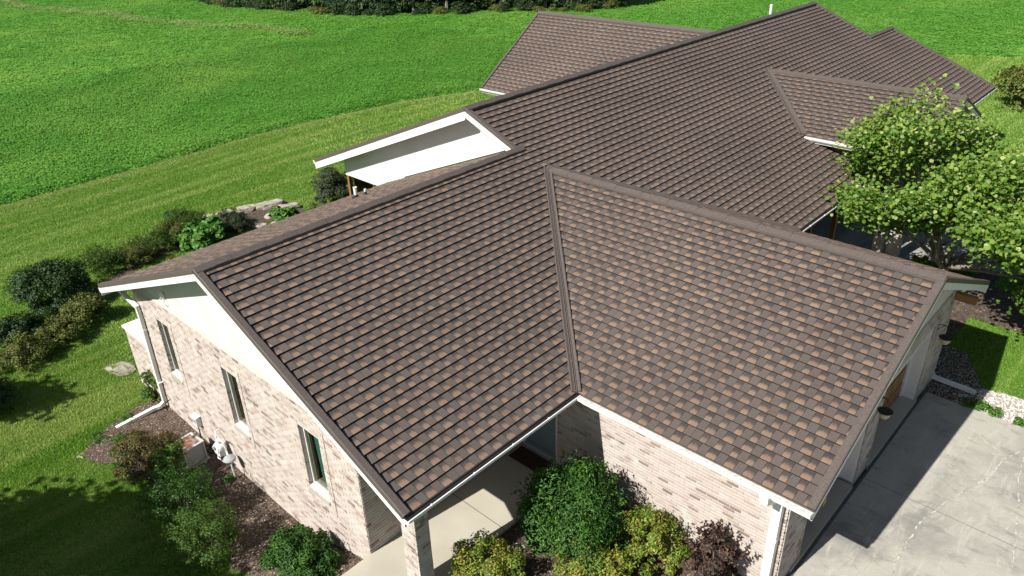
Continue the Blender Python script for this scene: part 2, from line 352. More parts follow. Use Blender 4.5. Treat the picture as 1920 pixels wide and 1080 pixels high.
bed('mulch_bed', -14, 0, -8, -4, left_bed, st=.12); bed('mulch_bed', -1, 5.2, -6.2, 1, front_bed); bed('mulch_bed', 4.3, 6.2, 9.4, 13, gar_bed, st=.1); bed('mulch_bed', 1, 7, 12, 21, court_bed)
def far_bed(x, y):  # the shrub border on the left
    c = np.interp(y, [-7.5, -3, 0, 3, 7.5], [-19.3, -22.4, -24.2, -25.4, -24.4]); return (np.abs(x - c) < np.interp(y, [-7.5, 0, 4, 7.5], [.5, .4, 1.3, 1.3])) & (y > -8) & (y < 8)
bed('mulch_bed', -29, -17, -8, 8, far_bed, st=.25)
def gravel_reg(x, y): return (x > 5.6) & (x < 16) & (y > 9.66) & (y < 10.95 + .12 * np.sin(x * 3))
bed('gravel_bed', 5.3, 16, 9.5, 11.3, gravel_reg, m=mat('gravel_base', (.42, .38, .33), 1, (.28, .24, .2), 20, bump=1), st=.12)

# scattered chips / stones: low polyhedra
def scatter_chips(name, n, x0, x1, y0, y1, f, sz, m, label, z=.035, flat=.35, zc=None, exps=1.):
    P = np.stack([NR.uniform(x0, x1, n), NR.uniform(y0, y1, n)], -1); P = P[f(P[:, 0], P[:, 1])]; n = len(P)
    s = NR.uniform(sz[0], sz[1], (n, 1)) * NR.uniform(.5, 1, (n, 3)); s[:, 2] = s[:, 0] * flat
    a = NR.uniform(0, 6.28, n); base = np.array([(1, 0, 0), (0, .6, 0), (-1, 0, 0), (0, -.6, 0), (0, 0, 1.)])
    V = base[None] * s[:, None, :]; ca, sa = np.cos(a)[:, None], np.sin(a)[:, None]
    V = np.stack([V[..., 0] * ca - V[..., 1] * sa, V[..., 0] * sa + V[..., 1] * ca, V[..., 2]], -1)
    V += NR.normal(0, 1, V.shape) * sz[0] * .15
    zz = (ground_z(P[:, 0], P[:, 1]) if zc is None else np.full(n, zc)) + z
    V += np.stack([P[:, 0], P[:, 1], zz], -1)[:, None]
    Fq = np.array([(0, 1, 4), (1, 2, 4), (2, 3, 4), (3, 0, 4)])[None] + (np.arange(n) * 5)[:, None, None]
    o = link(name, np_mesh(name, V.reshape(-1, 3), Fq.reshape(-1, 3), m, np.repeat(NR.uniform(0, 1, n) ** exps, 4)), None, 'stuff'); o['label'] = label; o['category'] = 'ground cover'
    return o
scatter_chips('mulch_chips', 26000, -13.4, -.6, -7.3, -4.3, left_bed, (.015, .05), M['chip'], 'brown shredded bark mulch in the bed along the left brick wall')
scatter_chips('mulch_chips', 9000, -.75, 4.9, -6, .55, front_bed, (.015, .05), M['chip'], 'brown mulch under the shrubs in front of the garage wall')
scatter_chips('gravel_stones', 9000, 5.3, 16, 9.6, 11.2, gravel_reg, (.02, .055), M['gravel'], 'white decorative gravel between the driveway and the lawn', flat=.8)
scatter_chips('gravel_stones', 2600, 4.5, 6, 9.5, 12.6, gar_bed, (.012, .04), M['gravel'], 'dark pebbles and mulch behind the garage corner', exps=5.)  # exponent skews the stone tones towards dark
scatter_chips('mulch_chips', 5000, 1, 7, 12.5, 20.5, court_bed, (.02, .06), M['chip'], 'bark mulch around the tree beside the courtyard')

# grass blades
def blades(name, P, h, w, m, label, cat, per=3, lean=.5, shag=.06, tonep=1.3):
    n = len(P); P = np.repeat(P, per, 0); h = np.repeat(h, per); w = np.repeat(w, per); N = len(P)
    P = P + np.stack([NR.normal(0, 1, N) * w * 1.6, NR.normal(0, 1, N) * w * 1.6], -1)
    a = NR.uniform(0, 6.28, N); b = NR.uniform(0, 6.28, N); hh = h * NR.uniform(.55, 1.15, N)
    z = ground_z(P[:, 0], P[:, 1])
    l_ = lean * hh * NR.uniform(.3, 1.3, N)
    V = np.stack([np.stack([P[:, 0] - np.cos(a) * w / 2, P[:, 1] - np.sin(a) * w / 2, z], -1),
                  np.stack([P[:, 0] + np.cos(a) * w / 2, P[:, 1] + np.sin(a) * w / 2, z], -1),
                  np.stack([P[:, 0] + np.cos(b) * l_, P[:, 1] + np.sin(b) * l_, z + hh], -1)], 1)
    me = np_mesh(name, V.reshape(-1, 3), np.arange(3 * N).reshape(-1, 3), m, NR.uniform(0, 1, N) ** tonep)
    o = link(name, me, None, 'stuff'); o['label'] = label; o['category'] = cat; return o
camv = np.array(CAM)
RT, UP, FW = map(np.array, (rt, up, fw))
def in_view(P, marg=60, z=None):
    z = ground_z(P[:, 0], P[:, 1]) if z is None else z
    d = np.stack([P[:, 0], P[:, 1], z], -1) - camv; w = d @ FW; w = np.where(w < .5, .5, w)
    u = 960 + F * (d @ RT) / w; v = 540 - F * (d @ UP) / w
    return (u > -marg - 60) & (u < 1980 + marg) & (v > -40 - marg) & (v < 1120 + marg * 2)
def on_house(x, y): return ((x > -12.9) & (x < -2) & (y > -4.5) & (y < 6)) | ((x > -17.5) & (x < 0) & (y > 5.5) & (y < 33.5)) | ((x > -21) & (x < -16) & (y > 18.5) & (y < 27.5)) | ((x > -2.5) & (x < 4.9) & (y > .4) & (y < 11))
def hard(x, y): return left_bed(x, y) | front_bed(x, y) | gar_bed(x, y) | court_bed(x, y) | far_bed(x, y) | gravel_reg(x, y) | ((x > 4.8) & (y < 9.6)) | ((x > -2.3) & (x < 2.4) & (y > 10.6) & (y < 24)) | ((x > 2.3) & (x < 16.2) & (y > 17.4 + .46 * (x - 2.4)) & (y < 29)) | ((x > -2.2) & (x < -.45) & (y < 1) & (y > -7))
def grass_pts(n, x0, x1, y0, y1):
    P = np.stack([NR.uniform(x0, x1, n), NR.uniform(y0, y1, n)], -1)
    k = in_view(P) & ~on_house(P[:, 0], P[:, 1]) & ~hard(P[:, 0], P[:, 1]) & (P[:, 0] > field_edge(P[:, 1]) + .15); return P[k]
# near lawn: dense short blades; farther: wider tufts
for (n, a, h, w, lb) in ((150000, (-20, -3, -13, -4.3), .065, .016, 'mown lawn grass in the lower left corner of the yard'),
                         (130000, (-38, -12.5, -9, 14), .085, .030, 'striped mown lawn between the house and the crop field'),
                         (60000, (-38, -12, 14, 62), .11, .06, 'mown lawn strip behind the house beside the field'),
                         (75000, (2.2, 14, 9.6, 21), .06, .018, 'lawn grass beyond the garage corner beside the white gravel'),
                         (50000, (-12, 14, 24, 63), .11, .05, 'pale lawn beyond the far end of the house')):
    P = grass_pts(n, *a); d = np.full(len(P), 1.)
    blades('lawn_grass', P, h * NR.uniform(.6, 1.3, len(P)), w * d, M['blade'], lb, 'grass')
n = 26000; yy = NR.uniform(-9, 46, n); P = np.stack([field_edge(yy) + .25 + np.abs(NR.normal(0, .28, n)), yy], -1); P = P[in_view(P) & ~on_house(P[:, 0], P[:, 1])]
keepb = M['blade']; pale = mat('dry_clippings', (.4, .42, .15), .9, attr='tone', ramp=[(0, (.22, .34, .07)), (1, (.48, .50, .22))], trans=.2)
blades('lawn_grass', P, .07 * NR.uniform(.6, 1.3, len(P)), np.full(len(P), .04), pale, 'paler mown strip right along the edge of the crop field', 'grass', per=2, lean=1.2)
# crop (leafy clumps of small faces)
def crop_pts(n, x0, x1, y0, y1):
    P = np.stack([NR.uniform(x0, x1, n), NR.uniform(y0, y1, n)], -1)
    return P[in_view(P, 20) & (P[:, 0] < field_edge(P[:, 1]) + NR.uniform(-.1, .35, len(P)))]
def crop(P, size, label):
    per = 5; n = len(P); clump = NR.uniform(.6, 1.35, n) * (1 + .35 * np.sin(P[:, 0] * .9 + 2 * np.sin(P[:, 1] * .5)))
    Q = np.repeat(P, per, 0); cl = np.repeat(clump, per); N = len(Q); sz = size(Q) if callable(size) else np.full(N, size)
    Q = Q + NR.normal(0, 1, (N, 2)) * (sz * 1.1)[:, None]
    z = fieldz(Q[:, 0], Q[:, 1]) + cl * NR.uniform(.02, .13, N)
    a = NR.uniform(0, 6.28, N); t = NR.uniform(-.4, .4, N); t2 = NR.uniform(-.4, .4, N)
    ux = np.stack([np.cos(a), np.sin(a), t], -1) * (sz * .55)[:, None]; uy = np.stack([-np.sin(a), np.cos(a), t2], -1) * (sz * .38)[:, None]
    c = np.stack([Q[:, 0], Q[:, 1], z], -1)
    V = np.stack([c - ux, c - uy, c + ux, c + uy], 1)
    me = np_mesh('crop', V.reshape(-1, 3), np.arange(4 * N).reshape(-1, 4), M['crop'], np.clip(NR.normal(.45, .22, N) + .25 * (cl - 1), 0, 1))
    o = link('crop_plants', me, None, 'stuff'); o['label'] = label; o['category'] = 'crop'
crop(crop_pts(120000, -62, -33, -12, 45), lambda q: .11 + 0 * q[:, 0], 'low leafy green crop filling the near part of the field')
crop(crop_pts(135000, -135, -58, -5, 110), lambda q: .17 + 0 * q[:, 0], 'green crop in the distant part of the field before the woods')
crop(crop_pts(120000, -60, 30, 40, 130), lambda q: .16 + 0 * q[:, 0], 'green crop behind the house at the top right')

# ------------------------------------------------------------------ ROOF GEOMETRY
MS = 0.42749036; MBK = 0.39961899
YL, XR1, XR2, YD, YF, XR3, YH, XJ, XG, YG, XN = 4.914, -6.54, -8.65, 5.236, 30.727, -5.483, 33.618, -13.629, 5.36, 5.547, -17.689
ROW = 0.2365
house = thing('house', 'long low brick house with brown shingle roofs, cream gables and white gutters', 'house', (0, 0, -3.1))
house.location = (0, 0, 0)
class Plane:
    """origin on the eave line, s along the eave, t up the slope"""
    def __init__(s, o, S_, T_):
        s.o = Vector(o); s.S = Vector(S_).normalized(); s.T = Vector(T_).normalized(); s.N = s.S.cross(s.T)
        if s.N.z < 0: s.N = -s.N
    def st(s, p): d = Vector(p) - s.o; return (d.dot(s.S), d.dot(s.T))
    def at(s, a, b, h=0.): return s.o + a * s.S + b * s.T + h * s.N
def fz(x): return -MS * x
front = Plane((0, 0, 0), (0, 1, 0), (-1, 0, MS))
garl = Plane((0, 0, 0), (1, 0, 0), (0, 1, MS))
garr = Plane((0, 2 * YG, 0), (1, 0, 0), (0, -1, MS))
G2E, G2R, G2Z = 16.95, 20.2, 1.133
g2l = Plane((0, G2E, G2Z), (1, 0, 0), (0, 1, MS)); G2T = G2Z + MS * (G2R - G2E); g2r = Plane((0, 2 * G2R - G2E, G2Z), (1, 0, 0), (0, -1, MS))
ZR1, ZR2, ZR3 = fz(XR1), fz(XR2), fz(XR3)
backn = Plane((XJ, 0, ZR1 - MBK * (XR1 - XJ)), (0, 1, 0), (1, 0, MBK))
backt = Plane((XN, 0, ZR2 - MBK * (XR2 - XN)), (0, 1, 0), (1, 0, MBK))
back3 = Plane((-11.5, 0, ZR3 - MBK * (XR3 + 11.5)), (0, 1, 0), (1, 0, MBK))
BG0, BG1, BGZ, BX = 18.02, 22.81, 3.26, -20.92; MG = BGZ / (BG1 - BG0)
bgl = Plane((0, BG0, 0), (1, 0, 0), (0, 1, MG)); bgr = Plane((0, 2 * BG1 - BG0, 0), (1, 0, 0), (0, -1, MG))
def fp(y, x): return Vector((x, y, fz(x)))
VB2 = -(G2Z / MS); VT2 = -(G2T / MS)
polys = [  # (plane, convex polygon as xy points)
 (front, [(0, -YL), (0, 0), (XR1, 0), (XR1, -YL)]),
 (front, [(0, 0), (-YD, YD), (XR1, YD), (XR1, 0)]),
 (front, [(-YD, YD), (-YG, YG), (XR2, YG), (XR2, YD)]),
 (front, [(-YG, YG), (0, 2 * YG), (XR2, 2 * YG), (XR2, YG)]),
 (front, [(0, 2 * YG), (0, G2E), (XR2, G2E), (XR2, 2 * YG)]),
 (front, [(VB2, G2E), (0, G2E), (0, 17.85), (VB2, 17.2)]),
 (front, [(VB2, G2E), (VT2, G2R), (XR2, G2R), (XR2, G2E)]),
 (front, [(VT2, G2R), (VB2, 2 * G2R - G2E), (XR2, 2 * G2R - G2E), (XR2, G2R)]),
 (front, [(0, 2 * G2R - G2E), (0, YF), (XR2, YF), (XR2, 2 * G2R - G2E)]),
 (front, [(0, YF), (0, YH), (XR3, YH), (XR3, YF)]),
 (garl, [(0, 0), (XG, 0), (XG, YG), (-YG, YG)]),
 (garr, [(0, 2 * YG), (XG, 2 * YG), (XG, YG), (-YG, YG)]),
 (g2l, [(VB2, G2E), (1.72, G2E), (1.76, G2R), (VT2, G2R)]),
 (g2r, [(VB2, 2 * G2R - G2E), (1.72, 2 * G2R - G2E), (1.76, G2R), (VT2, G2R)]),
 (backn, [(XJ, -YL), (XJ, 5.75), (XR1, 5.75), (XR1, -YL)]),
 (backt, [(XN, YD), (XN, YF), (XR2, YF), (XR2, YD)]),
 (back3, [(-11.5, YF), (-11.5, YH), (XR3, YH), (XR3, YF)]),
 (bgl, [(BX, BG0), (-16.0, BG0), (-9.75, BG1), (BX, BG1)]),
 (bgr, [(BX, 2 * BG1 - BG0), (-16.0, 2 * BG1 - BG0), (-9.75, BG1), (BX, BG1)]),
]
def clip(poly, reg):
    out = poly; n = len(reg)
    for i in range(n):
        a, b = reg[i], reg[(i + 1) % n]; ins = out; out = []
        if not ins: return []
        def side(p): return (b[0] - a[0]) * (p[1] - a[1]) - (b[1] - a[1]) * (p[0] - a[0])
        for j in range(len(ins)):
            p, q = ins[j], ins[(j + 1) % len(ins)]; sp, sq = side(p), side(q)
            if sp >= 0: out.append(p)
            if (sp >= 0) != (sq >= 0):
                t = sp / (sp - sq); out.append((p[0] + t * (q[0] - p[0]), p[1] + t * (q[1] - p[1])))
    return out
BH = .047       # butt height
def row_tabs(pi, row, s0, s1):
    """the tab layout of a row: wide and narrow pairs alternate from row to row"""
    r = random.Random(pi * 1000 + row); wide = row % 2 == 0
    wb, wp = (.208, .186) if wide else (.150, .182)
    s = s0 - ((row * .137) % .39) - r.uniform(0, .05); out = []; on = row % 4 < 2
    while s < s1:
        if r.random() < .015: on = not on
        w = wb if on else wp; out.append((s, w, 1. if on else 0., r.randrange(16))); s += w; on = not on
    return out
roofbody = MB(); deckparts = []
jv, jf, jt, jb, ju, jm = [], [], [], [], [], []; singles = []
def tab_surface(pl, poly, s, w, t0, blend, tn, cl):
    ccl = [(max(s + .003, min(s + w - .003, a)) if True else a, b) for a, b in cl]
    jit = ((tn * 7) % 5 - 2) * .0012
    def h(b): return .004 + (BH - .004 + jit) * max(0., min(1., 1 - (b - t0) / (ROW + .008)))
    base = len(jv); k = len(ccl)
    for a, b in ccl: jv.append(pl.at(a, b, h(b) - BH))
    for a, b in ccl: jv.append(pl.at(a, b, -BH - .012))
    jf.append(tuple(base + i for i in range(k))); jt.append(tn / 15); jb.append(blend); jm.append(0)
    ju.append([((a - s) / w, (b - t0) / ROW) for a, b in ccl])
    for i in range(k):
        j = (i + 1) % k; jf.append((base + i, base + k + i, base + k + j, base + j)); jt.append(tn / 15); jb.append(0.)
        jm.append(1); ju.append([(.5, .5)] * 4)
planes = []
for pl, poly in polys:
    if pl not in planes: planes.append(pl)
for pl, poly in polys:
    pi = planes.index(pl)
    q = [pl.st((x, y, {id(front): fz(x)}.get(id(pl), 0))) for x, y in poly]
    # heights follow from the plane itself: recompute t from the horizontal run
    q = []
    for x, y in poly:
        d = Vector((x, y, 0)) - Vector((pl.o.x, pl.o.y, 0)); hs = Vector((pl.S.x, pl.S.y, 0)); ht = Vector((pl.T.x, pl.T.y, 0))
        q.append((d.dot(hs), d.dot(ht) / ht.length_squared))
    ar = sum(q[i][0] * q[(i + 1) % len(q)][1] - q[(i + 1) % len(q)][0] * q[i][1] for i in range(len(q)))
    if ar < 0: q.reverse()
    deckparts.append((pl, q))
    s0, s1 = min(a for a, _ in q), max(a for a, _ in q); t0, t1 = min(b for _, b in q), max(b for _, b in q)
    for row in range(int(t0 / ROW) - 1, int(t1 / ROW) + 1):
        b0 = row * ROW
        for (s, w, bl, tn) in row_tabs(pi, row, -22, 36):
            if s + w < s0 or s > s1: continue
            cl = clip([(s, b0), (s + w, b0), (s + w, b0 + ROW), (s, b0 + ROW)], q)
            if len(cl) < 3: continue
            a_ = abs(sum(cl[i][0] * cl[(i + 1) % len(cl)][1] - cl[(i + 1) % len(cl)][0] * cl[i][1] for i in range(len(cl)))) / 2
            if a_ < .0004: continue
            if a_ > w * ROW * .999:
                c = pl.at(s + w / 2, b0 + ROW / 2); singles.append(((c - CAM).length, pl, s, w, b0, bl, tn, cl))
            else: tab_surface(pl, q, s, w, b0, bl, tn, cl)
singles.sort(key=lambda a: a[0])
def in_pic(c):
    d = Vector(c) - CAM; w_ = d.dot(fw); u = 960 + F * d.dot(rt) / w_; v = 540 - F * d.dot(up) / w_; return 0 < u < 1920 and 0 < v < 1080
pick = [s_ for s_ in singles if in_pic(s_[1].at(s_[2] + .1, s_[4] + .1))][:300]; pset = set(id(p) for p in pick)
for s_ in singles:
    if id(s_) not in pset: tab_surface(s_[1], None, *s_[2:5], s_[5], s_[6], s_[7])
# decks and roof object
b = MB()
for pl, q in deckparts:
    top = [pl.at(a, t, -BH - .014) for a, t in q]; b.prism(top, -pl.N * .10)
roof = b.build('roof', M['deck'], house)
def attr_mesh(name, V, Fs, tones, blends, uvs, mis, mats):
    me = bpy.data.meshes.new(name); me.from_pydata([tuple(v) for v in V], [], Fs)
    for m in mats: me.materials.append(m)
    me.polygons.foreach_set('material_index', mis)
    a = me.attributes.new('tone', 'FLOAT', 'FACE'); a.data.foreach_set('value', tones)
    a = me.attributes.new('blend', 'FLOAT', 'FACE'); a.data.foreach_set('value', blends)
    u = me.uv_layers.new(name='UVMap'); u.data.foreach_set('uv', np.array([c for f in uvs for p in f for c in p], np.float32))
    me.update(); return me
link('shingle_field', attr_mesh('shingle_field', jv, jf, jt, jb, ju, jm, [M['shingle'], M['butt']]), roof, 'stuff')
cache = {}
def tab_mesh(w, bl, tn):
    key = (w, bl, tn)
    if key in cache: return cache[key]
    g = .003; x0, x1 = g, w - g; jit = ((tn * 7) % 5 - 2) * .0012
    zt, zb, z0 = 0 + jit, -BH + .004 + .001, -BH - .012
    V = [(x0, 0, zt), (x1, 0, zt), (x1, ROW, zb), (x0, ROW, zb), (x0, 0, z0), (x1, 0, z0), (x1, ROW, z0), (x0, ROW, z0)]
    Fs = [(0, 1, 2, 3), (4, 5, 1, 0), (5, 6, 2, 1), (7, 4, 0, 3), (6, 7, 3, 2)]
    me = attr_mesh('shingle', V, Fs, [tn / 15] * 5, [bl, 0, 0, 0, 0], [[(g / w, 0), (1 - g / w, 0), (1 - g / w, 1), (g / w, 1)]] + [[(.5, .5)] * 4] * 4, [0, 1, 1, 1, 1], [M['shingle'], M['butt']])
    cache[key] = me; return me
for (_, pl, s, w, b0, bl, tn, cl) in pick:
    N = pl.S.cross(pl.T); flip = N.z < 0
    o = link('shingle', tab_mesh(w, bl, tn), roof)
    if not flip: X, Y_, Z, org = pl.S, pl.T, pl.N, pl.at(s, b0)
    else: X, Y_, Z, org = -pl.S, pl.T, pl.N, pl.at(s + w, b0)
    o.matrix_local = Matrix.Translation(org) @ Matrix((X, Y_, Z)).transposed().to_4x4()

# ridge caps, rake trims, fascias, valley strips
def ridge(p0, p1, sa, sb, w=.17, h=.05):
    """sa, sb: downslope unit vectors on each side"""
    b = MB(); p0, p1 = Vector(p0), Vector(p1); n_ = max(1, round((p1 - p0).length / .42)); sa, sb = Vector(sa).normalized(), Vector(sb).normalized(); Z = Vector((0, 0, 1))
    for i in range(n_):
        a = p0.lerp(p1, i / n_); c = p0.lerp(p1, (i + 1) / n_ + .0 / n_); k = .011 * (i % 2)
        pr = []
        for q, o_ in ((a, k), (c, k)):
            hh = Z * (h + o_)
            pr.append([q + sa * w - Z * .012, q + sa * w + hh, q + hh + Z * .012, q + sb * w + hh, q + sb * w - Z * .012, q - Z * .004])
        vs = pr[0] + pr[1]; m_ = 6
        b.add(vs, [(j, (j + 1) % m_, m_ + (j + 1) % m_, m_ + j) for j in range(m_)] + [(5, 4, 3, 2, 1, 0), tuple(range(6, 12))])
    return b.build('ridge_cap', M['trim'], roof)
def ridge2(p0, p1, sa, sb, **k): return ridge(p0, p1, sa, sb, **k)
DF = (1, 0, -MS); DB = (-1, 0, -MBK)
ridge2((XR1, -YL, ZR1), (XR1, YD + .3, ZR1), DF, DB, w=.16, h=.05)
ridge2((XR2, YD, ZR2), (XR2, YF, ZR2), DF, DB, w=.18, h=.06)
ridge2((XR3, YF - .4, ZR3), (XR3, YH, ZR3), DF, DB)
ridge2((-YG, YG, MS * YG), (XG, YG, MS * YG), (0, -1, -MS), (0, 1, -MS), w=.16, h=.05)
ridge2((VT2, G2R, G2T), (1.76, G2R, G2T), (0, -1, -MS), (0, 1, -MS))
ridge2((BX, BG1, BGZ), (-9.75, BG1, BGZ), (0, -1, -MG), (0, 1, -MG))
def rake(p0, p1, out, nrm, tw=.13, fh=.2, soff=.5, fas=None):
    """p0 eave end, p1 ridge end; out = outward horizontal; nrm = roof plane normal"""
    p0, p1, out, nrm = map(Vector, (p0, p1, out, nrm)); nrm.normalize()
    b = MB(); n_ = max(1, round((p1 - p0).length / 2.6))
    for i in range(n_):
        q0, q1 = p0.lerp(p1, i / n_), p0.lerp(p1, (i + 1) / n_) + (p1 - p0).normalized() * (.03 if i < n_ - 1 else 0); e = .006 * (n_ - i)
        b.extr(q0, q1, -out, nrm, [(-.018 - e * .3, -.075), (-.018 - e * .3, .02 + e), (.0, .03 + e), (tw + e * .3, .03 + e), (tw + e * .3, -.03), (0, -.03), (0, -.075)])
    b.build('rake_trim', M['trim'], roof)
    Z = Vector((0, 0, 1)); b = MB(); b.rect(p0, p1, -out, Z, -.006, .03, -.06 - fh, -.06); b.build('rake_fascia', fas or M['white'], roof)
    if soff:
        b = MB(); b.rect(p0, p1, -out, Z, .03, soff, -.235, -.215); b.build('soffit', M['soffit'], roof)
rake((0, -YL, 0), (XR1, -YL, ZR1), (0, -1, 0), front.N); rake((XJ, -YL, backn.o.z), (XR1, -YL, ZR1), (0, -1, 0), backn.N)
rake((XG, 0, 0), (XG, YG, MS * YG), (1, 0, 0), garl.N); rake((XG, 2 * YG, 0), (XG, YG, MS * YG), (1, 0, 0), garr.N)
rake((XN, YD, backt.o.z), (XR2, YD, ZR2), (0, -1, 0), backt.N, fh=.3); rake((XR1, YD, ZR1 + .01), (XR2, YD, ZR2), (0, -1, 0), front.N, fh=.22)
rake((1.72, G2E, G2Z), (1.76, G2R, G2T), (1, 0, 0), g2l.N); rake((1.72, 2 * G2R - G2E, G2Z), (1.76, G2R, G2T), (1, 0, 0), g2r.N)
rake((0, YH, 0), (XR3, YH, ZR3), (0, 1, 0), front.N); rake((XR3, YF, ZR3), (XR2, YF, ZR2), (0, 1, 0), front.N)
rake((0, 17.85, 0), (VB2, 17.2, fz(VB2)), (-.24, 1, 0), front.N)
rake((BX, BG0, 0), (BX, BG1, BGZ), (-1, 0, 0), bgl.N, tw=.1)
def valley(p0, p1, w=.115):
    p0, p1 = Vector(p0), Vector(p1); d = (p1 - p0).normalized(); A = Vector((d.y, -d.x, 0)).normalized(); B = A.cross(d)
    if B.z < 0: B = -B
    sl_ = .302; b = MB()
    pr = [(-w, w * sl_ + .018), (-w * .84, w * sl_ * .84 + .034), (-.035, .038), (-.02, .056), (-.006, .03), (.006, .03), (.02, .056), (.035, .038), (w * .84, w * sl_ * .84 + .034), (w, w * sl_ + .018), (w, -.02), (-w, -.02)]
    n_ = max(1, round((p1 - p0).length / 2.4))
    for i in range(n_):
        a = p0.lerp(p1, i / n_); c = p0.lerp(p1, (i + 1) / n_ + (.01 if i < n_ - 1 else 0)); b.extr(a + B * (i * .003), c + B * (i * .003), A, B, pr)
    b.build('valley_flashing', M['trim'], roof)
valley((0.02, -.02, -.01), (-YG, YG, MS * YG)); valley((0.02, 2 * YG, -.01), (-YG, YG, MS * YG), .15)
valley((VB2, G2E, G2Z), (VT2, G2R, G2T), .14); valley((VB2, 2 * G2R - G2E, G2Z), (VT2, G2R, G2T), .14)
# eave fascia, gutters
def gutter(p0, p1, out, guard, parent=roof, gw=.12):
    p0, p1, out = Vector(p0), Vector(p1), Vector(out); Z = Vector((0, 0, 1)); b = MB()
    b.extr(p0, p1, out, Z, [(.0, -.17), (.07, -.17), (gw, -.11), (gw + .012, -.05), (gw + .012, -.035), (gw - .012, -.035), (gw - .012, -.06), (.0, -.06)])
    g = b.build('gutter', M['white'], parent)
    b = MB(); b.rect(p0, p1, out, Z, -.01, gw - .014, -.056, -.048); b.build('gutter_guard', guard, g)
    L_ = (p1 - p0).length; u = (p1 - p0).normalized(); b = MB()
    for i in range(int(L_ / 1.1)):
        q = p0 + u * (.55 + i * 1.1); b.rect(q - u * .012, q + u * .012, out, Z, gw - .02, gw + .02, -.047, -.024)
    if b.v: b.build('gutter_hanger', M['white'], g)
    b = MB(); b.rect(p0, p1, out, Z, -.03, 0, -.25, -.05); b.build('eave_fascia', M['white'], roof)
    b = MB(); b.rect(p0, p1, out, Z, -.02, .012, -.045, -.012); b.build('drip_edge', M['trim'], roof)
gutter((0, -YL, 0), (0, -.005, 0), (1, 0, 0), M['guard_d']); gutter((.135, 0, 0), (XG, 0, 0), (0, -1, 0), M['guard_w'], gw=.13)
gutter((0, 2 * YG + .1, 0), (0, 17.8, 0), (1, 0, 0), M['guard_d']); gutter((.14, 2 * YG, -.07), (XG, 2 * YG, -.07), (0, 1, 0), M['guard_w'])
gutter((VB2 + .1, G2E, G2Z), (1.72, G2E, G2Z), (0, -1, 0), M['guard_w']); gutter((0, 23.8, 0), (0, YH, 0), (1, 0, 0), M['guard_d'])
gutter((XJ, -YL, backn.o.z - .09), (XJ, 5.7, backn.o.z - .09), (-1, 0, 0), M['guard_w']); gutter((XN, YD, backt.o.z), (XN, YF, backt.o.z), (-1, 0, 0), M['guard_w'])
gutter((BX, BG0, 0), (-16.2, BG0, 0), (0, -1, 0), M['guard_w'])
# step flashing where the lower roof meets the tall wall
b = MB()
for k, (x0, x1) in enumerate([(-12.7 + i * .95, -12.7 + (i + 1) * .95 - .006) for i in range(6)]):
    z0, z1 = ZR1 - MBK * (XR1 - x0), ZR1 - MBK * (XR1 - x1)
    b.prism([(x0, 5.77, z0 + .04), (x1, 5.77, z1 + .04), (x1, 5.77, z1 + .15), (x0, 5.77, z0 + .15)], (0, -.05, 0))
b.build('wall_flashing', M['white'], roof)
# plumbing vents
def vent(x, y, z, h, r):
    b = MB(); b.lathe((x, y, z), [(r * 2.3, -.02), (r * 2.2, .015), (r * 1.35, .05), (r * 1.1, .1)], 16, 1); b.lathe((x, y, z), [(r, .05), (r, h), (r * 1.12, h), (r * 1.12, h + .03), (r * .8, h + .03), (r * .8, h - .03)], 16, 0)
    b.build('vent_pipe', [M['white'], M['black']], roof)
vent(-11.31, 2.65, .89, .33, .06); vent(-9.4, 27.3, 3.4, .55, .07); vent(-11.15, 2.92, .95, .16, .035)

# ------------------------------------------------------------------ WALLS AND BRICKS
jbv, jbf, jbt = [], [], []; bricks_all = []
BLn, BHt, MJ = .248, .072, .0135
def brick_face(org, U, V_, N, u0, u1, v0, v1, holes=(), parent=None, seed=0, top=None, proud=.009, dep=.02):
    """running bond on a rectangle; org + u*U + v*V_"""
    org, U, V_, N = map(Vector, (org, U, V_, N)); r = random.Random(seed); ph = BHt + MJ; pw = BLn + MJ
    row = 0; v = v0
    while v + BHt * .5 < v1:
        vt = min(v + BHt, v1); off = (row % 2) * pw / 2; u = u0 - off
        while u < u1:
            a, c = max(u, u0), min(u + BLn, u1)
            segs = [(a, c)] if c - a > .02 else []
            for (h0, h1, k0, k1) in holes:
                if vt > k0 and v < k1:
                    ns = []
                    for (p, q) in segs:
                        if q <= h0 or p >= h1: ns.append((p, q))
                        else:
                            if p < h0 - .02: ns.append((p, h0))
                            if q > h1 + .02: ns.append((h1, q))
                    segs = ns
            for (p, q) in segs:
                if top and vt > top((p + q) / 2): continue
                t = r.random(); t = t * .8 if t < .86 else .78 + (t - .86) / .14 * .22
                bricks_all.append((org, U, V_, N, p, q, v, vt, round(t * 23) / 23, r.choice((0, 0, .002, -.002)) + proud, dep, parent, q - p > BLn * .999))
            u += pw
        v += ph; row += 1
def wall_slab(name, org, U, V_, N, u0, u1, v0, v1, holes, th, m, parent=house, label=None):
    """mortar-faced wall slab with rectangular openings; built from boxes that do not overlap"""
    org, U, V_, N = map(Vector, (org, U, V_, N)); us = sorted({u0, u1, *[h for q in holes for h in q[:2]]}); vs = sorted({v0, v1, *[h for q in holes for h in q[2:]]})
    b = MB()
    for i in range(len(us) - 1):
        run = None
        for j in range(len(vs) - 1):
            cu, cv = (us[i] + us[i + 1]) / 2, (vs[j] + vs[j + 1]) / 2
            solid = not any(h0 < cu < h1 and k0 < cv < k1 for h0, h1, k0, k1 in holes)
            if solid and run is None: run = vs[j]
            if (not solid or j == len(vs) - 2) and run is not None:
                e = vs[j + 1] if solid else vs[j]
                p = [org + us[i] * U + run * V_, org + us[i + 1] * U + run * V_, org + us[i + 1] * U + e * V_, org + us[i] * U + e * V_]
                b.prism(p, -N * th); run = None
                if solid: break
    return b.build(name, m, parent, label=label)
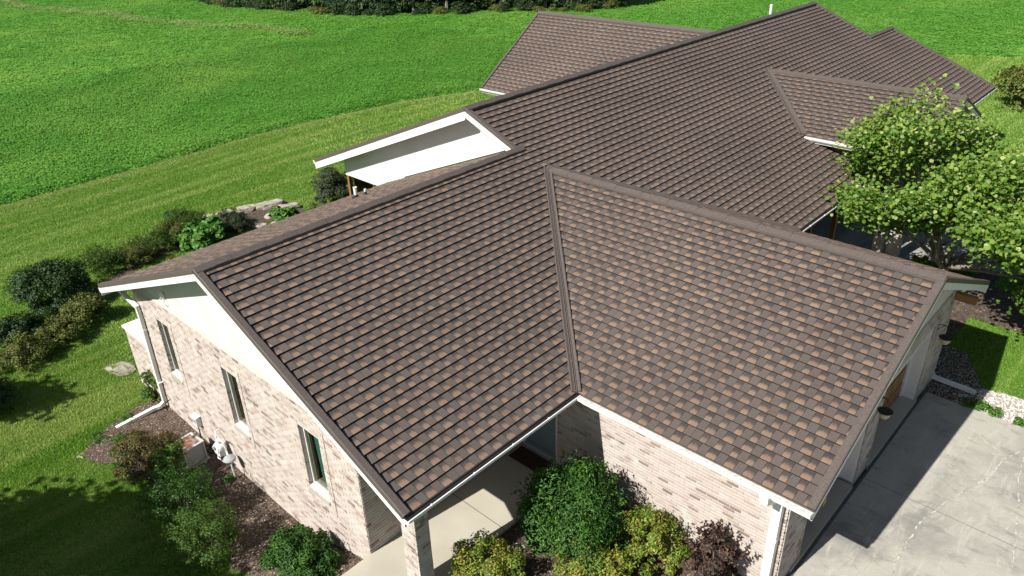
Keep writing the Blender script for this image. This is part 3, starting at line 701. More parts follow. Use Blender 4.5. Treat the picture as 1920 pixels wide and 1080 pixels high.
X_, Y_A, Z_ = Vector((1, 0, 0)), Vector((0, 1, 0)), Vector((0, 0, 1))
YW = -4.36
WIN = [(-11.44, -10.74, -2.36, -.56), (-7.84, -7.08, -2.36, -.56), (-4.42, -3.60, -2.36, -.56)]
wg = wall_slab('wall', (0, YW, 0), X_, Z_, (0, -1, 0), -12.75, -2.25, -4.7, .16, WIN, .3, M['mortar'], label='left gable brick wall with three tall windows')
brick_face((0, YW, 0), X_, Z_, (0, -1, 0), -12.75, -2.25, -4.45, .15, WIN, wg, 1)
for k, (a, c, z0, z1) in enumerate(WIN):     # brick reveals (left side faces the camera)
    brick_face((a, YW, 0), Y_A, Z_, (1, 0, 0), .0, .10, z0, z1, (), wg, 20 + k, proud=.004, dep=.004)
    w = box('window', M['dark'], house, a, a + .001, YW + .29, YW + .291, z0, z0 + .01)
    b = MB(); f0, f1 = YW + .10, YW + .16
    b.box(a + .004, a + .05, f0, f1, z0, z1 - .004); b.box(c - .05, c - .004, f0, f1, z0, z1 - .004); b.box(a + .05, c - .05, f0, f1, z1 - .05, z1 - .004); b.box(a + .05, c - .05, f0, f1, z0, z0 + .04)
    b.build('frame', M['white'], w)
    b = MB(); b.box(a + .05, a + .11, YW + .162, YW + .22, z0 + .04, z1 - .05); b.box(a + .11, c - .09, YW + .162, YW + .30, z0 + .04, z0 + .1)
    b.build('sash', M['wood2'], w)
    b = MB(); b.box(a + .05, c - .05, YW + .13, YW + .134, z0 + .04, z1 - .05); b.build('pane', M['glass'], w)
    b = MB(); b.prism([(a + .003, YW - .035, z0 - .12), (a + .003, YW - .035, z0 - .045), (a + .003, YW + .10, z0 - .002), (a + .003, YW + .10, z0 - .12)], (c - a - .006, 0, 0)); b.build('sill', M['stone'], w)
    if k:
        b = MB(); n_ = 26; x0, x1 = (a + .30, c - .06) if k == 2 else (a + .56, c - .06)
        vs = [];
        for i in range(n_ + 1):
            t = i / n_; x = x0 + (x1 - x0) * t; y = YW + .165 + .012 * math.sin(t * 28)
            xb = x0 + .07 + (x1 - x0 - .07) * t
            vs += [(x, y, z1 - .06), (xb, y + .01, z0 + .14)]
        b.add(vs, [(2 * i, 2 * i + 1, 2 * i + 3, 2 * i + 2) for i in range(n_)]); b.build('curtain', M['teal'], w, smooth=True, recalc=False)
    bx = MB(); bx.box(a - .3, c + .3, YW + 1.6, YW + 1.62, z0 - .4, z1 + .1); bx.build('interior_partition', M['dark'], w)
for x, z0, z1 in ((-10.47, -2.75, -.42), (-6.9, -2.68, -.33), (-3.38, -2.7, -.27)):
    box('control_joint', M['redj'], wg, x - .012, x + .004, YW - .0135, YW + .002, z0, z1)
# stucco gable above the brick, with its cream ledge trim
def gtop(x): return min(fz(x), ZR1 - MBK * (XR1 - x)) - .2
b = MB(); xs_ = [-12.7, XR1, -.95]
b.prism([(-12.72, YW - .012, .20), (-1.35, YW - .012, .20), (XR1, YW - .012, gtop(XR1))], (0, .2, 0)); gs = b.build('gable', M['stucco'], house, label='cream stucco gable triangle above the left brick wall')
b = MB(); b.prism([(-12.76, YW - .012, .155), (-12.76, YW - .05, .155), (-12.76, YW - .05, .175), (-12.76, YW - .014, .29)], (11.4, 0, 0)); b.build('ledge_trim', M['ledge'], gs)
b = MB(); b.prism([(-2.25, YW, -.10), (-.50, YW, -.10), (-.50, YW, -.04), (-1.3, YW, .19), (-2.25, YW, .19)], (0, .28, 0)); b.build('porch_header', M['stucco'], house)
b = MB(); b.lathe((-10.3, YW - .03, .62), [(.03, .01), (.10, .0), (.11, -.03), (.07, -.07), (.02, -.09)], 14, 0, 'y'); b.tube([(-10.3, YW - .05, .58), (-10.16, YW - .13, .44), (-10.3, YW - .15, .40), (-10.44, YW - .13, .44), (-10.3, YW - .05, .58)], .012, 6)
b.build('gable_light', M['white'], gs)
# porch
pf = MB(); pf.prism([(-2.25, .66, -3.05), (-.50, .54, -3.05), (-.50, -7.2, -3.05), (-2.25, -7.2, -3.05)], (0, 0, -.45)); porch = pf.build('porch_floor', M['slab'], None, 'structure')
box('joint', M['joint'], porch, -2.25, -.51, -1.905, -1.89, -3.049, -3.046)
wp = wall_slab('wall', (-2.25, 0, 0), Y_A, Z_, (1, 0, 0), YW + .3, .66, -3.1, .6, [], .25, M['mortar'], label='shaded brick wall behind the porch')
brick_face((-2.25, 0, 0), Y_A, Z_, (1, 0, 0), YW + .01, .65, -3.04, .3, (), wp, 2)
YS = .55
wl = wall_slab('wall', (0, YS, 0), X_, Z_, (0, -1, 0), -1.0, 4.76, -3.4, -.2, [], .2, M['mortar'], label='garage side brick wall facing the front bed')
brick_face((0, YS, 0), X_, Z_, (0, -1, 0), -.98, 4.77, -3.3, -.24, (), wl, 3)
# entry door
d = box('entry_door', M['door'], house, -2.12, -1.08, .68, .73, -2.92, -.8)
box('door_frame', M['white'], d, -1.08, -1.0, .6, .75, -3.04, -.7); box('door_frame', M['white'], d, -2.2, -2.12, .6, .75, -3.04, -.7); box('threshold', M['meterg'], d, -2.12, -1.08, .56, .68, -3.04, -2.93)
for z0, z1 in ((-2.75, -2.2), (-2.1, -1.5), (-1.4, -.95)):
    for x0 in (-2.02, -1.56): box('door_panel', M['door'], d, x0, x0 + .38, .672, .68, z0, z1)
b = MB(); b.lathe((-1.98, .64, -2.0), [(.012, .04), (.03, .02), (.034, -.0), (.02, -.02)], 12, 0, 'y'); b.build('door_knob', M['meterg'], d)
box('corner_bead', M['white'], wl, -1.035, -1.004, YS - .02, YS + .2, -3.04, -.25)
# column at the porch corner
cx0, cx1, cy0, cy1 = -.93, -.50, -4.36, -4.02
colm = thing('brick_column', '', '', (0, 0, 0)); del colm['category']; del colm['label']; colm.name = 'porch_column'; colm.parent = house
cb = MB(); cb.box(cx0, cx1, cy0, cy1, -3.6, -.10); cbo = cb.build('core', M['mortar'], colm)
brick_face((0, cy0, 0), X_, Z_, (0, -1, 0), cx0 - .008, cx1 + .008, -3.55, -.12, (), colm, 5, proud=.008, dep=.008)
brick_face((cx1, 0, 0), Y_A, Z_, (1, 0, 0), cy0, cy1 + .008, -3.55, -.12, (), colm, 6, proud=.008, dep=.008)
brick_face((cx0, 0, 0), Y_A, Z_, (-1, 0, 0), cy0, cy1 + .008, -3.55, -.12, (), colm, 7, proud=.008, dep=.008)
box('porch_beam', M['white'], house, -.72, -.52, cy1, YS - .02, -.32, -.1)
box('porch_ceiling', M['soffit'], house, -2.25, -.03, YW + .3, YS, -.23, -.21)
# garage front
XF = 4.78; GO = [(1.66, 4.62, -3.2, -.75), (5.52, 8.88, -3.2, -.75)]
wf = wall_slab('wall', (XF, 0, 0), Y_A, Z_, (1, 0, 0), YS, 10.55, -3.4, -.1, GO, .32, M['mortar'], label='rock faced brick piers of the garage front')
brick_face((XF, 0, 0), Y_A, Z_, (1, 0, 0), YS, 10.55, -3.15, -.12, [(a - .11, c + .11, -4, -.62) for a, c, _, _ in GO], wf, 8, proud=.016, dep=.02)
for a, c, _, z1 in GO:                       # soldier bricks round each opening
    z = -2.94
    while z < z1 + .05:
        for y in (a - .105, c + .0):
            bricks_all.append((Vector((XF, 0, 0)), Y_A, Z_, X_, y + .004, y + .101, z, z + BHt, .55 + .4 * R.random(), .024, .02, wf, False))
        z += BHt + MJ
    for y, s in ((a, 1), (c, -1)):
        y0, y1 = sorted((y, y + s * .03)); box('jamb', M['white'], wf, XF - .33, XF - .002, y0, y1, -2.94, z1)
        y0, y1 = sorted((y + s * .03, y + s * .1)); box('jamb', M['white'], wf, XF - .36, XF - .30, y0, y1, -2.94, z1)
    dr = box('garage_door', M['woodd'], house, XF - .42, XF - .36, a + .03, c - .03, -2.94, z1 - .02)
    for i in range(4):
        for j in range(6):
            yy = a + .1 + j * (c - a - .2) / 6; zz = -2.88 + i * .53
            box('door_panel', M['wood'], dr, XF - .36, XF - .345, yy + .03, yy + (c - a - .2) / 6 - .03, zz, zz + .44)
box('apron_lip', M['slab'], house, XF - .6, XF + .06, 1.2, 4.5, -3.3, -2.945); box('apron_lip', M['slab'], house, XF - .6, XF + .06, 5.5, 9.0, -3.3, -2.945)
box('garage_floor', M['slab'], house, -.9, XF - .61, .8, 10.3, -3.3, -2.945)
b = MB(); b.prism([(XF - .02, .15, -.10), (XF - .02, 2 * YG - .15, -.10), (XF - .02, YG, MS * YG - .25)], (-.15, 0, 0)); b.build('gable', M['stuccof'], house)
box('corbel', M['wood'], house, XF + .03, XG - .04, 10.35, 10.52, -.42, -.22); box('corbel', M['wood'], house, XF + .03, XG - .04, .62, .76, -.42, -.24)
# back garage wall and the rest of the shell (keeps the interiors dark, shows from the side)
wall_slab('wall', (0, 10.55, 0), X_, Z_, (0, 1, 0), -2.3, 4.76, -3.4, -.2, [], .2, M['mortar']); 
wall_slab('wall', (-12.75, 0, 0), Y_A, Z_, (-1, 0, 0), YW + .3, 5.8, -4.9, -.2, [], .2, M['mortar'])
wall_slab('wall', (-2.3, 0, 0), Y_A, Z_, (1, 0, 0), 10.6, 17.2, -3.4, .5, [(12.2, 14.0, -3.05, -1.0), (14.8, 16.3, -2.2, -1.0)], .2, M['mortar'])
wq = box('window', M['wood'], house, -2.42, -2.35, 12.22, 13.98, -3.04, -2.95); box('pane', M['glass'], wq, -2.40, -2.39, 12.22, 13.98, -2.95, -1.02)
wq = box('window', M['wood'], house, -2.42, -2.35, 14.82, 16.28, -2.19, -2.12); box('pane', M['glass'], wq, -2.40, -2.39, 14.82, 16.28, -2.12, -1.02)
wall_slab('wall', (-.6, 0, 0), Y_A, Z_, (1, 0, 0), 23.6, 33.0, -4.2, -.2, [(28.6, 31.2, -2.6, -.9)], .2, M['mortar'])
wall_slab('wall', (0, 33.0, 0), X_, Z_, (0, 1, 0), -11, -.62, -4.6, 0, [], .2, M['mortar']); wall_slab('wall', (0, 30.2, 0), X_, Z_, (0, 1, 0), -17, -3, -4.6, 0, [], .2, M['mortar'])
wall_slab('wall', (-20.3, 0, 0), Y_A, Z_, (-1, 0, 0), 18.6, 27, -4.9, -.1, [], .2, M['mortar']); wall_slab('wall', (0, 18.6, 0), X_, Z_, (0, -1, 0), -20.3, -16, -4.9, -.1, [], .2, M['mortar'])
box('house_floor', M['dark'], house, -12.5, -2.5, -4, 30, -3.3, -3.1)
# posts and brick columns of the front courtyard porch
pl_ = MB(); pl_.box(-.42, -.28, 12.9, 13.04, -3.07, -.2); pl_.build('porch_post', M['wood'], house); pl_ = MB(); pl_.box(-.42, -.28, 15.2, 15.34, -3.07, -.2); pl_.build('porch_post', M['wood'], house)
for k, (x0, x1) in enumerate(((.50, .86), (1.02, 1.42))):
    cc = bpy.data.objects.new('porch_column', None); C.objects.link(cc); cc.parent = house
    z1 = G2Z - .25
    box('core', M['mortar'], cc, x0, x1, 17.3, 17.64, -3.1, z1)
    brick_face((0, 17.3, 0), X_, Z_, (0, -1, 0), x0 - .008, x1 + .008, -3.05, z1, (), cc, 40 + k, proud=.008, dep=.008)
    brick_face((x1, 0, 0), Y_A, Z_, (1, 0, 0), 17.3, 17.648, -3.05, z1, (), cc, 50 + k, proud=.008, dep=.008)
b = MB(); b.prism([(1.22, G2E + .3, G2Z - .22), (1.22, 2 * G2R - G2E - .3, G2Z - .22), (1.22, G2R, G2T - .25)], (-.15, 0, 0)); b.build('gable', M['wood'], house)
box('porch_beam', M['wood'], house, -2.3, 1.07, 17.35, 17.55, G2Z - .45, G2Z - .25)
# bay at the far end of the front slope, coloured dark to imitate shade
box('bay', M['deck'], house, -.55, -.1, 26.5, 28.0, -3.3, -.3)
# tall wall
YT = 5.79
def tt(x): return (ZR2 - MBK * (XR2 - x) if x < XR2 else fz(x)) - .3
b = MB(); b.prism([(-16.45, YT, -.40), (-12.2, YT, -.40), (-12.2, YT, .3), (-6.2, YT, 1.8), (-6.2, YT, tt(-6.3)), (XR2, YT, tt(XR2)), (-16.45, YT, tt(-16.45))], (0, .2, 0))
tw = b.build('wall', M['stucco'], house, label='tall cream stucco wall above the lower roof')
wall_slab('wall', (-16.45, 0, 0), Y_A, Z_, (-1, 0, 0), YT + .001, 18, -.41, tt(-16.45) + .1, [], .2, M['stucco'])
sw = box('window', M['wood'], house, -16.42, -16.30, YT + .02, YT + .14, -4.4, -.405, label='tall glass of the sunroom in a golden wood frame')
for x in (-14.75, -13.1): box('mullion', M['wood'], sw, x, x + .05, YT + .04, YT + .12, -4.4, -.405)
box('pane', M['glass'], sw, -16.3, -12.6, YT + .07, YT + .08, -4.4, -.405); box('interior_partition', M['meterg'], sw, -16.3, -12.4, YT + 2.2, YT + 2.3, -4.6, -.41)  # partition coloured grey to imitate the reflection in the sunroom glass
box('window', M['wood'], house, -16.42, -16.34, YT + .3, 17, -4.6, -.42)
# low brick bay that sticks out behind the left corner
lb = box('wall', M['mortar'], house, -14.5, -12.78, -4.36, -3.95, -4.9, -2.06, label='low brick ledge sticking out behind the left corner')
brick_face((0, -4.36, 0), X_, Z_, (0, -1, 0), -14.5, -12.78, -4.6, -2.08, (), lb, 60, dep=.008); box('cap', M['white'], lb, -14.56, -12.78, -4.42, -3.9, -2.055, -1.99)
# bricks -> 300 nearest whole ones as objects, the rest joined
vis = []
for q in bricks_all:
    c = q[0] + q[1] * (q[4] + q[5]) / 2 + q[2] * (q[6] + q[7]) / 2
    if q[12] and q[9] <= .011 + .002 and in_pic(c) and (q[3] - Vector((0, -1, 0))).length < .01 and q[0].y > .5 and c.x < 4.3 and c.x > .9: vis.append((c - CAM).length)
    else: vis.append(1e9)
order = sorted(range(len(bricks_all)), key=lambda i: vis[i])[:300]; sel = set(i for i in order if vis[i] < 1e8)
bcache = {}
def brick_mesh(tn):
    if tn in bcache: return bcache[tn]
    V = [(0, 0, .009), (BLn, 0, .009), (BLn, 0, .009 + 0), (0, 0, 0)]
    b_ = .003; V = [(b_, b_, .009), (BLn - b_, b_, .009), (BLn - b_, BHt - b_, .009), (b_, BHt - b_, .009), (0, 0, .004), (BLn, 0, .004), (BLn, BHt, .004), (0, BHt, .004), (0, 0, -.02), (BLn, 0, -.02), (BLn, BHt, -.02), (0, BHt, -.02)]
    Fs = [(0, 1, 2, 3)] + [(4 + i, 4 + (i + 1) % 4, (i + 1) % 4, i) for i in range(4)] + [(8 + i, 8 + (i + 1) % 4, 4 + (i + 1) % 4, 4 + i) for i in range(4)]
    me = bpy.data.meshes.new('brick'); me.from_pydata(V, [], Fs); me.materials.append(M['brick'])
    a = me.attributes.new('tone', 'FLOAT', 'FACE'); a.data.foreach_set('value', [tn] * len(Fs)); bcache[tn] = me; return me
for i, (org, U, V_, N, p, q, v, vt, t, pr, dep, par, full) in enumerate(bricks_all):
    if i in sel:
        o = link('brick', brick_mesh(t), par); o.matrix_local = Matrix.Translation(org + U * p + V_ * v + N * (pr - .009)) @ Matrix((U, V_, N)).transposed().to_4x4(); continue
    base = len(jbv); e = .003
    for (a, c, k, h) in ((p + e, q - e, (v + e, vt - e), pr), (p, q, (v, vt), pr - .005), (p, q, (v, vt), -dep)):
        for u_, w_ in ((a, k[0]), (c, k[0]), (c, k[1]), (a, k[1])): jbv.append(org + U * u_ + V_ * w_ + N * h)
    fs = [(0, 1, 2, 3)] + [(4 + j, 4 + (j + 1) % 4, (j + 1) % 4, j) for j in range(4)] + [(8 + j, 8 + (j + 1) % 4, 4 + (j + 1) % 4, 4 + j) for j in range(4)]
    if U.cross(V_).dot(N) < 0: fs = [f[::-1] for f in fs]
    jbf += [tuple(base + j for j in f) for f in fs]; jbt += [t] * len(fs)
me = bpy.data.meshes.new('brickwork'); me.from_pydata([tuple(v) for v in jbv], [], jbf); me.materials.append(M['brick'])
a = me.attributes.new('tone', 'FLOAT', 'FACE'); a.data.foreach_set('value', jbt); me.update(); link('brickwork', me, wg, 'stuff')

# downspouts
def downspout(name, pts, w, d_, parent=house, label=None, m=M['white']):
    b = MB(); pts = [Vector(p) for p in pts]
    for i in range(len(pts) - 1):
        u = (pts[i + 1] - pts[i]).normalized(); A = X_ if abs(u.x) < .8 else Y_A; A = (A - u * A.dot(u)).normalized(); B = u.cross(A)
        e = u * .03; b.rect(pts[i] - e, pts[i + 1] + e, A, B, -w / 2 - .001 * i, w / 2 + .001 * i, -d_ / 2 - .001 * i, d_ / 2 + .001 * i)
    return b.build(name, m, parent, label=label)
ds = downspout('downspout', [(-13.55, -4.5, -.16), (-13.45, -4.5, -.25), (-12.45, -4.45, -.52), (-12.42, -4.45, -.9), (-12.58, -4.45, -3.95), (-12.6, -4.6, -4.05), (-12.66, -4.75, -4.08)], .11, .09)
b = MB(); b.rect((-12.66, -4.74, -4.07), (-12.72, -5.92, -4.17), X_, Z_, -.065, .065, -.05, .05); b.build('extension', M['white'], ds)
for z in (-1.3, -3.2): box('strap', M['white'], ds, -12.64 + (z + 1.3) * .03 + .1, -12.36 + (z + 1.3) * .03, -4.505, -4.36, z, z + .03)
ds = downspout('downspout', [(4.50, -.07, -.14), (4.50, -.07, -.27), (4.60, .40, -.42), (4.60, .44, -.60), (4.60, .44, -3.1)], .17, .13)
box('strap', M['white'], ds, 4.50, 4.70, .372, .55, -1.6, -1.56)
ds = downspout('downspout', [(4.9, 11.16, -.14), (4.9, 11.16, -.3), (4.72, 10.68, -.45), (4.72, 10.66, -3.0), (4.78, 10.62, -3.03)], .10, .08)
b = MB(); b.rect((4.70, 10.45, -3.0), (5.93, 10.42, -3.02), Y_A, Z_, -.06, .06, -.05, .05); b.build('extension', M['white'], ds)

# ------------------------------------------------------------------ THINGS ROUND THE HOUSE
# door mat
b = MB(); b.box(-2.14, -1.12, -.02, .47, -3.048, -3.03)
for i in range(24):
    for yy in (-.02, .45): b.box(-2.12 + i * .042, -2.10 + i * .042, yy - .015, yy + .03, -3.029, -3.022)
tag(b.build('door_mat', M['matbr'], None), 'dark brown mat on the porch floor at the entry door', 'door mat')
# air conditioner
gA = gz(-9.7, -5.05); ac = thing('air_conditioner', 'white outdoor air conditioner with a rusty louvred top by the brick wall', 'air conditioner', (-9.72, -5.05, gA), rz=.1)
b = MB(); h = .62; e = .29
for sx in (-1, 1):
    for sy in (-1, 1): b.box(sx * e - .02, sx * e + .02, sy * e - .02, sy * e + .02, .04, h)
b.box(-e + .02, e - .02, -e + .006, e - .006, .06, h - .02); b.build('cabinet', M['acw'], ac)
b = MB()
for i in range(11):
    z = .1 + i * .045
    b.box(-e + .03, e - .03, -e - .012, -e + .006, z, z + .02); b.box(e - .006, e + .012, -e + .03, e - .03, z, z + .02); b.box(-e - .012, -e + .006, -e + .03, e - .03, z, z + .02)
b.build('side_louvre', M['acw'], ac)
b = MB(); b.box(-e - .03, e + .03, -e - .03, -e + .03, h, h + .04); b.box(-e - .03, e + .03, e - .03, e + .03, h, h + .04); b.box(-e - .03, -e + .03, -e + .03, e - .03, h, h + .04); b.box(e - .03, e + .03, -e + .03, e - .03, h, h + .04)
b.build('top_rim', M['acw'], ac)
b = MB()
for i in range(13): b.box(-e + .03, e - .03, -e + .045 + i * .04, -e + .062 + i * .04, h + .005, h + .03)
b.build('top_grille', M['rust'], ac); box('pad', M['stone'], ac, -.36, .36, -.36, .36, -.05, .04)
# disconnect box, its conduit, gas meter
t = thing('electrical_box', 'small white disconnect box on the brick wall above the air conditioner', 'electrical box', (-10.3, YW, -3.5))
box('housing', M['white'], t, -.13, .13, -.16, -.01, -.15, .15); box('cover_window', M['meterg'], t, -.08, .08, -.175, -.16, -.02, .12); b = MB(); b.prism([(-.15, -.19, .15), (.15, -.19, .15), (.15, -.01, .18), (-.15, -.01, .18)], (0, 0, .01)); b.build('lid', M['white'], t)
b = MB(); b.tube([(0, -.09, -.15), (.02, -.1, -.5), (.05, -.14, -.66), (.3, -.2, -.64), (.55, -.28, -.62), (.8, -.2, -.7)], .018, 8); b.build('conduit', M['black'], t)
t = thing('gas_meter', 'white and grey gas meter with regulator at the foot of the brick wall', 'gas meter', (-8.72, YW - .22, -3.55))
b = MB(); b.lathe((0, 0, .05), [(.04, -.14), (.13, -.13), (.17, -.04), (.17, .05), (.13, .13), (.04, .14)], 20, 0, 'y'); b.box(-.16, .16, -.11, .11, -.16, .04); b.lathe((.02, -.0, .22), [(.06, 0), (.06, .1), (.03, .12)], 14); b.build('meter_body', M['white'], t, smooth=False)
b = MB(); b.lathe((0, -.15, .12), [(.06, .02), (.06, -.03), (.05, -.035)], 14, 0, 'y'); b.build('dial', M['meterg'], t)
b = MB(); b.lathe((.62, -.06, .02), [(.03, -.07), (.15, -.04), (.17, 0), (.15, .04), (.05, .09)], 20); b.build('regulator', M['meterg'], t)
b = MB(); b.tube([(.1, 0, .3), (.1, .0, .38), (.34, 0, .38), (.38, 0, .1), (.62, -.06, .02), (.64, -.05, -.6)], .022, 8); b.tube([(-.1, 0, .25), (-.1, 0, .36), (-.3, .1, .36), (-.32, .2, .36)], .022, 8); b.tube([(-.5, .1, -.4), (-.2, -.05, -.42), (.2, -.05, -.35)], .02, 8); b.build('pipe', M['white'], t)
t = thing('garden_tap', 'thin black hose tap bracket on the brick beside the left downspout', 'tap', (-12.1, YW, -3.75))
b = MB(); b.tube([(-.15, -.02, .0), (-.02, -.22, .03), (.04, -.24, .0), (.05, -.24, -.2)], .016, 8); b.build('spout', M['black'], t); b = MB(); b.lathe((.0, -.2, .06), [(.03, 0), (.03, .015)], 8); b.build('handle', M['black'], t)
# hanging planters on the garage front
def pot(loc, label):
    t = thing('hanging_planter', label, 'planter', loc, 'planters on iron brackets')
    b = MB(); b.lathe((0, 0, 0), [(.04, -.20), (.10, -.18), (.145, -.10), (.165, 0), (.165, .03), (.13, .03), (.12, 0)], 20); b.build('pot', M['coco'], t, smooth=False)
    b = MB(); b.lathe((0, 0, 0), [(.20, .028), (.205, .045), (.14, .06), (.02, .055)], 20); b.build('rim', M['black'], t)
    b = MB(); b.tube([(-.28, 0, .20), (-.28, 0, .42), (-.1, 0, .45), (0, 0, .40), (0, 0, .34)], .014, 6); b.tube([(-.28, 0, .24), (-.1, 0, .45)], .01, 6)
    for k in range(3):
        a = k * 2.094; b.tube([(0, 0, .34), (.17 * math.cos(a), .17 * math.sin(a), .04)], .005, 5)
    b.build('bracket', M['black'], t); t.scale = (.82, .82, .82); return t
pot((5.05, 4.76, -.80), 'cream hanging pot with black rim on the middle garage pier')
pot((5.08, 8.95 + .1, -.92), 'cream hanging pot with black rim on the far garage pier by the lawn')

# ------------------------------------------------------------------ PLANTS
def leaves(name, P, Nn, size, m, parent, asp=.55, tone=None, fold=.25, hexa=False):
    n = len(P); Nn = Nn / np.linalg.norm(Nn, axis=1, keepdims=True)
    r = NR.normal(0, 1, (n, 3)); U = np.cross(Nn, r); U /= np.linalg.norm(U, axis=1, keepdims=True); V_ = np.cross(Nn, U)
    if hexa: T = np.array([(-.5, 0, 0), (-.42, -.4, .1), (.05, -.5, .16), (.5, 0, -.08), (.05, .5, .16), (-.42, .4, .1)]); Fi = np.array([(0, 1, 2, 3), (0, 3, 4, 5)])
    else: T = np.array([(-.5, 0, 0), (0, -.5, fold), (.5, 0, 0), (0, .5, fold)]); Fi = np.array([(0, 1, 2), (0, 2, 3)])
    T = T * np.array([1, asp if not hexa else 1, 1])
    s = size[:, None, None]
    V = P[:, None] + s * (T[None, :, 0:1] * U[:, None] + T[None, :, 1:2] * V_[:, None] + T[None, :, 2:3] * Nn[:, None])
    Fq = Fi[None] + (np.arange(n) * len(T))[:, None, None]
    t = tone if tone is not None else NR.uniform(0, 1, n)
    me = np_mesh(name, V.reshape(-1, 3), Fq.reshape(-1, Fi.shape[1]), m, np.repeat(t, 2))
    return link(name, me, parent)
def lumps(n, c, r, K, lump, zfl=.25, rng=NR):
    """points on K blobs spread over an ellipsoid shell; returns points, normals"""
    a = rng.uniform(0, 6.28, K); u = rng.uniform(-zfl, 1, K); q = np.sqrt(1 - np.minimum(1, u * u))
    ctr = np.stack([q * np.cos(a), q * np.sin(a), u], -1) * (np.array(r) * rng.uniform(.38, 1.0, (K, 1)))
    lr = lump * rng.uniform(.6, 1.25, K); k = rng.integers(0, K, n)
    d = rng.normal(0, 1, (n, 3)); d /= np.linalg.norm(d, axis=1, keepdims=True); d[:, 2] = np.abs(d[:, 2]) * .9 + d[:, 2] * .1
    P = ctr[k] + d * (lr[k] * rng.uniform(.55, 1.08, n))[:, None]
    out = P / np.array(r); nn = d + .6 * out + rng.normal(0, .45, (n, 3)) + np.array([0, 0, .45])
    P = P + np.array([0, 0, r[2] * .0]); P[:, 2] = np.maximum(P[:, 2], -r[2] * .25)
    return P + np.array(c), nn
def shrub(name, label, cat, x, y, rx, ry, h, m, n, size, lump=.3, K=None, asp=.5, z=None, spiky=False, group=None, hexa=False):
    z = gz(x, y) if z is None else z; t = thing(name, label, cat, (x, y, z), group)
    K = K or int(20 + 30 * rx * ry); lp = lump * min(rx, ry)
    P, nn = lumps(n, (0, 0, h * .30), (rx, ry, h * .68), K, lp)
    P[:, 2] = np.maximum(P[:, 2], .02)
    if spiky:   # shoots that stick out of the outline
        ns = max(12, int(rx * ry * 60)); a = NR.uniform(0, 6.28, ns); u = NR.uniform(.05, 1, ns); q = np.sqrt(1 - u * u)
        d = np.stack([q * np.cos(a), q * np.sin(a), u], -1); base = d * np.array((rx, ry, h * .68)) * .8 + np.array((0, 0, h * .3)); dd = d + np.array((0, 0, .7))
        per = 20; tt_ = np.tile(np.linspace(0, .34 if spiky is True else spiky, per), ns); B = np.repeat(base, per, 0) + np.repeat(dd, per, 0) * tt_[:, None] + NR.normal(0, .035, (ns * per, 3))
        P = np.concatenate([P, B]); nn = np.concatenate([nn, NR.normal(0, 1, B.shape) + np.array((0, 0, .5))])
    N = len(P); sz = size * NR.uniform(.6, 1.25, N)
    tone = np.clip(NR.normal(.5, .24, N) + .12 * np.sin(P[:, 0] * 6 + P[:, 1] * 5), 0, 1)
    o = leaves('foliage', P, nn, sz, m, t, asp, tone, hexa=hexa); 
    b = MB()
    for k in range(7):
        a = k * .9 + R.random(); q = .55; b.tube([(0.03 * math.cos(a), .03 * math.sin(a), -.05), (rx * q * .5 * math.cos(a), ry * q * .5 * math.sin(a), h * .35), (rx * q * math.cos(a), ry * q * math.sin(a), h * .72)], [.028, .02, .008], 6)
    b.build('stem', M['twig'], t); return t
shrub('yew_shrub', 'large dark green shrub between the porch and the lit garage wall', 'shrub', .85, -1.05, 1.15, 1.15, 2.05, L['yew'], 16000, .10, .42, asp=.32, spiky=.3)
shrub('golden_spirea', 'yellow green spirea below the porch slab at the bottom edge', 'shrub', .30, -3.15, .95, .75, 1.0, L['gold'], 9000, .062, .30, asp=.6, spiky=.16)
shrub('golden_spirea', 'tall yellow green spirea against the garage brick, right of the dark shrub', 'shrub', 2.35, -.35, .85, .7, 1.25, L['gold'], 9000, .062, .30, asp=.6, spiky=.16)
shrub('golden_spirea', 'rusty yellow spirea at the bottom edge under the garage wall', 'shrub', 2.1, -1.6, 1.25, .8, .95, L['gold'], 11000, .062, .28, asp=.6, spiky=.16)
shrub('ninebark', 'dark plum leaved shrub in front of the garage downspout', 'shrub', 3.75, -.1, .62, .5, 1.5, L['plum'], 2600, .10, .3, asp=.6, spiky=.25)
shrub('bronze_barberry', 'bronze and green shrub left of the air conditioner', 'shrub', -10.25, -5.95, .95, .85, 1.15, L['bronze'], 9000, .06, .3, asp=.6)
shrub('leafy_shrub', 'bright green upright shrub in front of the air conditioner', 'shrub', -9.25, -5.75, .48, .5, 1.25, L['mid'], 4200, .075, .35, asp=.4, spiky=.2)
shrub('cedar_shrub', 'deep green feathery cedar in the shade below the bronze shrub', 'shrub', -7.6, -6.2, 1.0, .9, 1.7, L['yew'], 7000, .07, .3, asp=.3, spiky=.25)
shrub('cedar_shrub', 'yellow tipped feathery cedar in front of the right hand window', 'shrub', -5.9, -6.5, .9, .85, 1.6, L['mid'], 7000, .07, .3, asp=.3, spiky=.25)
shrub('holly_shrub', 'glossy dark green shrub at the bottom edge by the porch corner', 'shrub', -3.55, -5.35, .95, .72, .85, L['yew'], 9000, .10, .36, asp=.32, spiky=.22)
shrub('corner_shrub', 'low green shrub tucked behind the left downspout', 'shrub', -13.35, -4.35, .42, .5, 1.0, L['mid'], 3000, .08, .35, asp=.5)
